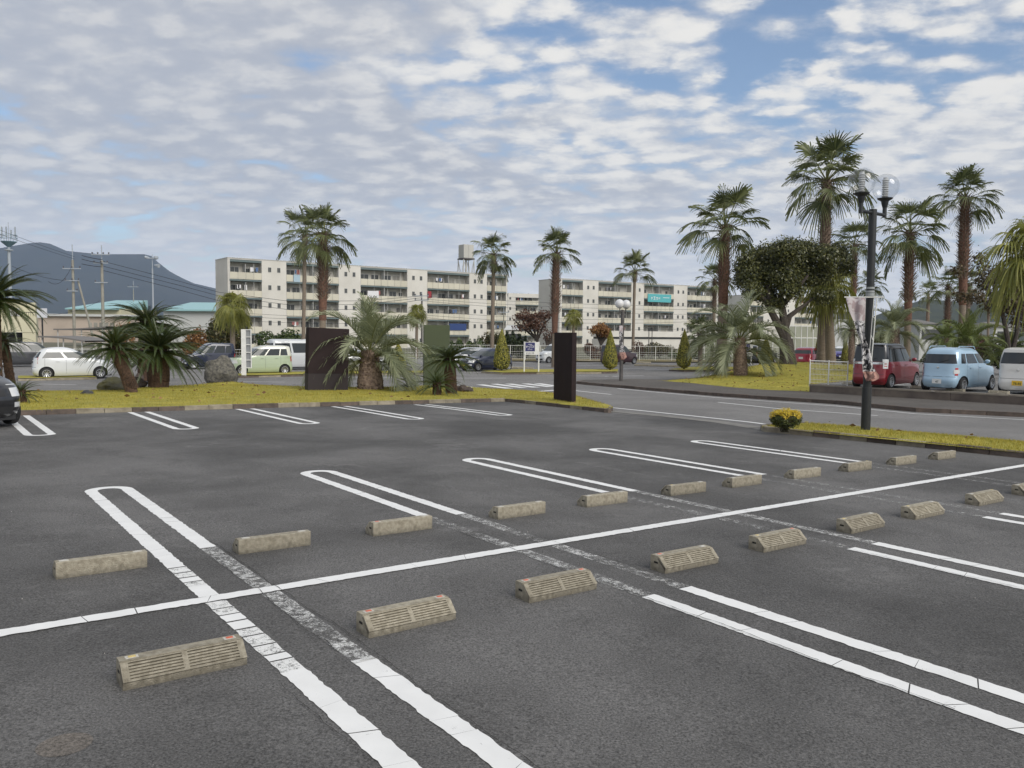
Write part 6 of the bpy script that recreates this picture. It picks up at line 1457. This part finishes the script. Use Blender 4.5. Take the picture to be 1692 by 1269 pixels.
q = pt(69, 566, 70); q.z = -.72; r = empty('blank_signboard', q, 0, 'blank white square signboard on a thin dark post beside the yellow building', 'sign'); pbox('board', mat('sign_white', (.66, .67, .70), .6), r, 61, 76.5, 509.5, 525, 70, .12); pbox('post', M_DK, r, 68.2, 70, 525, 566, 70.05, .1)
q = pt(76, 560, 95); r = empty('pink_building', (q.x, 95, -.72), R_(12), 'long low pinkish building with white roof edge behind the utility poles', 'building'); pbox('wall', M_PNK, r, 60, 215, 523, 566, 95, 10); pbox('roof_edge', M_OFFW, r, 58, 216, 519, 522.8, 94.6, 10.6)
for i in range(5): pbox('window', M_WIN2, r, 146+9*i, 152+9*i, 533, 541, 94.95, .04)
q = pt(112, 520, 140); r = empty('teal_roof_building', (q.x, 140, -.72), 0, 'building with teal metal roof behind the two concrete utility poles', 'building'); pbox('wall', M_YEL, r, 112, 200, 509.5, 560, 140, 14)
a, c = pt(112, 509, 139), pt(188, 509, 139); zt = pt(150, 495, 150).z; mb = MB(); mb.add([(a.x-q.x-.5, -1, a.z+.72), (c.x-q.x+.5, -1, a.z+.72), (c.x-q.x, 12, zt+.72), (a.x-q.x+2, 12, zt+.72), (a.x-q.x-.5, -1, a.z+.5), (c.x-q.x+.5, -1, a.z+.5), (c.x-q.x, 12, a.z+.5), (a.x-q.x+2, 12, a.z+.5)], [(0, 1, 2, 3), (4, 7, 6, 5), (0, 4, 5, 1), (1, 5, 6, 2), (2, 6, 7, 3), (3, 7, 4, 0)]); mb.build('roof', M_TEAL, r)
q = pt(290, 520, 170); r = empty('teal_roof_building', (q.x, 170, -.72), 0, 'long off white hall with teal roof between the cycads and the left block', 'building'); pbox('wall', M_OFFW, r, 270, 375, 511.5, 565, 170, 20)
a, c = pt(268, 511, 169), pt(376, 511, 169); zt = pt(320, 499, 182).z; mb = MB(); mb.add([(a.x-q.x, -1, a.z+.72), (c.x-q.x, -1, a.z+.72), (c.x-q.x, 14, zt+.72), (a.x-q.x, 14, zt+.72), (a.x-q.x, -1, a.z+.4), (c.x-q.x, -1, a.z+.4), (c.x-q.x, 14, a.z+.4), (a.x-q.x, 14, a.z+.4)], [(0, 1, 2, 3), (4, 7, 6, 5), (0, 4, 5, 1), (1, 5, 6, 2), (2, 6, 7, 3), (3, 7, 4, 0)]); mb.build('roof', M_TEAL, r)
def carport(label, px0, px1, py, Y, sag):
    a, c = pt(px0, py, Y), pt(px1, py, Y); r = empty('carport', (a.x, Y, -.72), 0, label, 'carport'); V = []; n = 10; L = c.x-a.x
    for i in range(n+1):
        t = i/n; z = a.z+.72-sag*t*t
        for y in (0, 5): V += [(L*t, y, z), (L*t, y, z-.12)]
    F = []
    for i in range(n): k = 4*i; F += [(k, k+4, k+6, k+2), (k+1, k+3, k+7, k+5), (k, k+1, k+5, k+4), (k+2, k+6, k+7, k+3)]
    mesh_obj('roof', V, F, M_GRYR, r)
    for t in (.05, .5, .9):
        mb = MB(); mb.tube([(L*t, .3, -.1), (L*t, .3, a.z+.6-sag*t*t)], .05, 6); mb.build('post', M_FRM, r)
carport('curved grey carport roof behind the white hatchback, front one', 62, 140, 555, 64, .35)
carport('shallow pitched grey roof before the pinkish building', 88, 175, 543, 74, -.25)
# ------------------------------------------------------------------ masts, poles and cables
M_CP = mat('concrete_pole', (.30, .29, .25), .9, vscale=2, var=.1); M_WIRE = mat('black_cable', (.018, .02, .028), .6); M_GALV = mat('galvanised', (.36, .40, .44), .5); M_INS = mat('insulator', (.10, .10, .12), .5)
def pole(label, px_, pyt, Y, w, arms, name='utility_pole', m=None, group='utility poles at the left'):
    a = pt(px_, 560, Y); a.z = G(a.x, Y); r = empty(name, a, 0, label, 'utility pole', group); h = pt(px_, pyt, Y).z-a.z
    mb = MB(); mb.tube([(0, 0, -.2), (0, 0, h*.86)], [w, w*.75], 10); mb.build('pole', m or M_CP, r, smooth=True); mb = MB(); mb.tube([(0, 0, h*.86), (0, 0, h)], .05, 6); mb.build('top_spike', M_GALV, r)
    for (py_, l, n) in arms:
        z = pt(px_, py_, Y).z-a.z; mb = MB(); mb.box(-l, l, -w-.1, -w-.02, z-.05, z+.05); mb.build('crossarm', M_GALV, r)
        for i in range(n): x = -l*.9+1.8*l*i/max(1, n-1); mb = MB(); mb.lathe([(.02, z+.06), (.09, z+.08), (.06, z+.14), (.10, z+.18), (.05, z+.26), (.001, z+.28)], 8, 'z', (x, -w-.06, 0)); mb.build('insulator', M_INS, r)
    return r, a
pole('concrete utility pole with a leaning brace, left one of the near pair', 123, 404, 90, .17, [(444, 1.0, 3), (464, .8, 3), (481, .6, 2)])
pole('concrete utility pole with high insulator arms, right one of the near pair', 171, 405, 90, .19, [(421, 1.0, 4), (435, .8, 3), (467, .7, 1)])
mb = MB(); a, c = pt(129, 464, 90), pt(161, 560, 90); mb.tube([a, Vector((c.x, 90, -.8))], [.10, .13], 8); o = mb.build('brace_pole', M_CP); tag(o, 'leaning concrete brace pole between the two utility poles', 'pole')
r, a = pole('thin grey mast with round siren and horn speakers before the mountain', 254, 421, 100, .12, [(427, .8, 0)], 'siren_mast', M_GALV)
zq = pt(254, 426, 100).z-a.z; mb = MB(); mb.lathe([(.1, zq-.2), (.28, zq-.1), (.28, zq+.15), (.05, zq+.25)], 12, 'z', (.45, 0, 0)); mb.tube([(.3, -.1, zq-.9), (.9, -.3, zq-1.0)], [.08, .25], 8); mb.tube([(-.3, -.1, zq), (-.8, -.2, zq+.05)], [.06, .2], 8); mb.build('horn_speaker', M_GALV, r)
pole('distant pole with crossbars low behind the cycad crown', 222, 464, 150, .10, [(474, 1.0, 3)], group='utility poles at the left')
pole('dark utility pole before the middle of the left apartment block', 697, 483, 104, .13, [(489, .9, 3), (496, .9, 3)], m=M_LP2)
pole('grey utility pole near the right end of the left apartment block', 832, 528-20, 118, .12, [(516, .8, 2)], m=M_CP)
# lattice topped communications tower
a = pt(19, 560, 130); a.z = -.72; r = empty('communications_tower', a, 0, 'slender steel antenna tower with a railed platform at the far left', 'tower'); z1 = pt(19, 399, 130).z+.72
mb = MB(); mb.tube([(0, 0, 0), (0, 0, z1)], [.34, .2], 10); mb.build('mast', M_GALV, r, smooth=True)
mb = MB(); mb.lathe([(.2, z1-.9), (1.1, z1-.1), (1.15, z1), (.001, z1+.02)], 12); mb.build('platform', mat('blue_grey_steel', (.16, .26, .33), .6), r)
mb = MB(); [mb.lathe([(1.17, z1+.5*k), (1.22, z1+.5*k), (1.22, z1+.5*k+.05), (1.17, z1+.5*k+.05)], 12) for k in (1, 2)]; [mb.tube([(1.19*math.cos(t*PI/4), 1.19*math.sin(t*PI/4), z1), (1.19*math.cos(t*PI/4), 1.19*math.sin(t*PI/4), z1+1.05)], .03, 4) for t in range(8)]; mb.build('railing', mat('blue_grey_steel', (.16, .26, .33), .6), r)
for x in (-1.05, -.35, .4, 1.05): mb = MB(); mb.box(x-.07, x+.07, -.1, .1, z1+.6, z1+(2.3 if x < 0 or x > 1 else 1.8)); mb.build('antenna', M_GALV, r)
mb = MB(); mb.tube([(0, 0, z1), (0, 0, z1+3.0)], .04, 5); mb.build('lightning_rod', M_GALV, r)
for zz_ in (pt(19, 414, 130).z+.72,): mb = MB(); mb.lathe([(.3, zz_), (.6, zz_), (.6, zz_+.15), (.3, zz_+.15)], 12); mb.build('collar', M_GALV, r)
def cable(label, p, q, sag, r=.022, n=14, group='overhead cables'):
    P = [p.lerp(q, i/n)-Vector((0, 0, 4*sag*(i/n)*(1-i/n))) for i in range(n+1)]; mb = MB(); mb.tube(P, r, 4); o = mb.build('power_cable', M_WIRE); return tag(o, label, 'cable', group)
p2 = lambda y, x=171: pt(x, y, 89.7)
for k, (ya, xb, yb) in enumerate(((432, 362, 483), (440, 362, 489), (447, 362, 497))):
    e = pt(xb, yb, 100); f_ = pt(697, 489+3*k, 103.6); mid_ = e
    lbl = ('highest', 'middle', 'lowest')[k]+' of three thick cables sloping down right across the mountain'
    P = [p2(ya), pt(230, ya+(yb-ya)*.30, 92), pt(300, ya+(yb-ya)*.66, 96), e, pt(480, (yb+15), 99), pt(600, yb+14, 101), f_]
    mb = MB(); mb.tube(P, .024, 4); tag(mb.build('power_cable', M_WIRE), lbl, 'cable', 'overhead cables')
for k, (y0, y1) in enumerate(((379, 424), (387, 428))): cable(('upper' if k == 0 else 'lower')+' thin cable from the top left corner to the near utility pole', pt(-60, y0-22, 80), pt(123, y1, 89.8), .1, .016)
for k, (y0, y1) in enumerate(((432, 425), (438, 431), (446, 437))): cable(('top', 'middle', 'bottom')[k]+' short thick cable between the two near utility poles', pt(135, y0-10, 89.6), pt(169, y1+4, 89.6), .05, .03)
cable('thin cable from behind the left cycad to the near utility pole', pt(20, 440, 80), pt(115, 464, 89.8), .3, .018)
cable('sagging drop cable left of the near utility pole', pt(80, 465, 88), pt(118, 441, 89.8), .9, .02)
cable('low service cable sloping across the pinkish building', pt(60, 520, 85), pt(165, 497, 89.8), .5, .016)
for k, (y0, y1, y2) in enumerate(((489, 499, 506), (494, 505, 511), (497, 512, 519), (514, 523, 525), (520, 530, 529), (524, 537, 541))):
    lbl = 'thin cable crossing in front of both apartment blocks, number counted from top: '+('first', 'second', 'third', 'fourth', 'fifth', 'lowest')[k]
    lbl = ('topmost', 'second highest', 'third highest', 'third lowest', 'second lowest', 'lowest')[k]+' thin cable crossing before the gap and the right block'
    cable(lbl, pt(697, y0, 104), pt(1190, y2, 122), .35+.1*k, .017, 20)
for k, y in enumerate((518, 524, 531)): cable(('upper', 'middle', 'lower')[k]+' thin cable before the left half of the left block', pt(360, y-4, 100), pt(697, y+4-2*k, 104), .4, .016, 18)

# ------------------------------------------------------------------ mountain and hills
def ridge(name, prof, Y, depth, m, label=None, rough=60, wig=8, zb=None):
    xs = []; 
    for i in range(len(prof)-1):
        n = max(1, int(abs(prof[i+1][0]-prof[i][0])/wig)); xs += [(prof[i][0]+(prof[i+1][0]-prof[i][0])*j/n, prof[i][1]+(prof[i+1][1]-prof[i][1])*j/n) for j in range(n)]
    xs.append(prof[-1]); K = 14; V = []
    for j in range(-4, K+1):
        t = j/K
        for (px_, py_) in xs:
            top = pt(px_, py_, Y); yy = Y-depth*max(0, t) if t >= 0 else Y-depth*t*1.2
            hh = top.z*(1-abs(t))**1.25 if t >= 0 else top.z*(1+t*3)
            rl = mnoise.noise(Vector((top.x/(rough*6), yy/(rough*9), 0)))+.5*mnoise.noise(Vector((top.x/(rough*2.4), yy/(rough*4), 3)))
            V.append((top.x*(yy/Y)*(1), yy, max(-3, hh+rl*rough*.9*min(1, abs(t)*3)*(1-abs(t)))))
    n = len(xs); F = [(j*n+i, j*n+i+1, (j+1)*n+i+1, (j+1)*n+i) for j in range(K+4) for i in range(n-1)]
    return struct(mesh_obj(name, V, F, m, smooth=True))
M_MTN = mat('mountain_forest', (.020, .030, .022), .95, vscale=.004, col2=(.034, .042, .028), coord='World', detail=9)
ridge('mountain', [(-420, 470), (-200, 440), (-60, 418), (0, 410), (35, 404), (55, 401), (67, 400.3), (82, 402.5), (95, 408), (110, 414.5), (135, 417), (165, 420), (205, 420), (238, 420), (250, 423), (262, 434), (280, 448), (300, 459), (320, 468), (345, 474), (380, 482), (440, 500), (520, 525), (640, 545), (800, 552)], 6000, 2300, M_MTN)
M_HIL = mat('hill_forest', (.022, .032, .018), .95, vscale=.02, col2=(.04, .05, .025), coord='World', detail=9)
ridge('hill', [(1380, 552), (1450, 520), (1500, 503), (1519, 497), (1540, 495), (1560, 496.5), (1585, 499), (1598, 503.5), (1613, 498.5), (1640, 494), (1670, 492), (1720, 490), (1800, 485), (1950, 500), (2100, 540)], 1300, 600, M_HIL, rough=10, wig=5)
# town at the foot of the mountain
MB_ = MB(); rnd = random.Random(2)
for _ in range(230):
    x = rnd.uniform(-60, 362); Y = rnd.uniform(1200, 3300); q = pt(x, 540, Y); w_ = rnd.uniform(5, 16); h = rnd.uniform(4, 12); z = max(0, (Y-3700+2300*0)/100); z = rnd.uniform(0, 60)*(Y/3300)**2
    MB_.box(q.x-w_, q.x+w_, Y, Y+w_, -3, z+h, rnd.choice((0, 0, 1, 2)))
o = MB_.build('distant_town', [M_OFFW, M_GRYR, M_PNK]); tag(o, 'scatter of tiny pale houses of the town below the blue mountain', 'town', kind='stuff')
# neighbourhood houses half hidden at the back
def house(label, px0, px1, pyt, pye, Y, wallm, roofm):
    a, c = pt(px0, pye, Y), pt(px1, pye, Y); r = empty('house', (a.x, Y, -.72), 0, label, 'house'); L = c.x-a.x; ze = a.z+.72; zt = pt(px0, pyt, Y+4).z+.72
    wbox('wall', wallm, r, .3, L-.3, .3, 7.7, 0, ze); mb = MB(); mb.add([(0, 0, ze), (L, 0, ze), (L, 8, ze), (0, 8, ze), (L*.25, 4, zt), (L*.75, 4, zt)], [(0, 1, 5, 4), (1, 2, 5), (2, 3, 4, 5), (3, 0, 4), (3, 2, 1, 0)]); mb.build('roof', roofm, r)
    for i in range(2): wbox('window', M_WIN, r, L*(.22+.4*i), L*(.22+.4*i)+1.3, .24, .32, ze-1.7, ze-.6)
    return r
house('pale house with hipped roof left of the banner behind the palms', 1378, 1412, 499, 508, 120, M_OFFW, M_OFFW)
house('white house behind the hedge, between the grey green palm and bright palms', 1518, 1556, 528, 535, 90, M_OFFW, M_GRYR)
house('small cream gabled house in the gap below the distant block', 832, 858, 537, 545, 130, M_CREAM, M_OFFW)
house('low white house with grey roof at the far right', 1640, 1690, 532, 540, 110, M_OFFW, M_GRYR)
house('cream house behind the brown thicket left of the left block', 352, 382, 512, 520, 110, M_CREAM, M_GRYR)

# small stones and litter scattered on the lot
mb = MB(); rnd = random.Random(4)
for _ in range(260):
    u_, v_ = rnd.uniform(-2, 12), rnd.uniform(-4.2, 6); p = uv(u_, v_, .006); s_ = rnd.uniform(.002, .0055)
    mb.add([p+Vector((rnd.uniform(-1, 1)*s_, rnd.uniform(-1, 1)*s_, 0)) for _k in range(3)]+[p+Vector((0, 0, s_*1.3))], [(0, 1, 3), (1, 2, 3), (2, 0, 3)])
o = mb.build('gravel', mat('pale_grit', (.42, .40, .37), .9, island=.4)); tag(o, 'tiny pale grit scattered over the dark asphalt bays', 'gravel', kind='stuff')

# fallen leaves on the lawns
mb = MB(); rnd = random.Random(14)
for poly, h, cnt, base in ((islL, hL, 260, .11), (islR, hR, 60, .11), (islM, hM, 420, .115)):
    k = 0
    while k < cnt:
        x = rnd.uniform(max(-22, min(p[0] for p in poly)), min(24, max(p[0] for p in poly))); y = rnd.uniform(min(p[1] for p in poly), max(p[1] for p in poly))
        if not inpoly(x, y, poly): continue
        k += 1; z = G(x, y)+h(x, y)+base+rnd.uniform(.01, .05); s_ = rnd.uniform(.03, .075); a = rnd.uniform(0, 6); c, s2 = math.cos(a)*s_, math.sin(a)*s_; t_ = rnd.uniform(-.5, .5)*s_
        mb.add([(x-c, y-s2, z), (x+s2*.5, y-c*.5, z+t_), (x+c, y+s2, z+.01), (x-s2*.5, y+c*.5, z-t_+.02)], [(0, 1, 2, 3)])
o = mb.build('fallen_leaves', leafmat('dry_leaf', (.10, .05, .02), (.30, .18, .07), .8, .1)); tag(o, 'dry brown leaves scattered over the grass islands', 'leaves', kind='stuff')

# ------------------------------------------------------------------ air
hz = MB(); hz.box(-8000, 8000, -60, 8400, -5, 900); h_ = hz.build('haze', []); h_['kind'] = 'stuff'
hm = bpy.data.materials.new('haze'); hm.use_nodes = True; n_ = hm.node_tree.nodes; n_.clear(); o_ = n_.new('ShaderNodeOutputMaterial'); pv = n_.new('ShaderNodeVolumePrincipled'); pv.inputs['Color'].default_value = (.55, .70, 1.0, 1); pv.inputs['Density'].default_value = .000075; pv.inputs['Anisotropy'].default_value = 0
hm.node_tree.links.new(pv.outputs[0], o_.inputs['Volume']); h_.data.materials.clear(); h_.data.materials.append(hm)
tag(h_, 'thin bluish haze filling the air out to the mountain', 'haze')
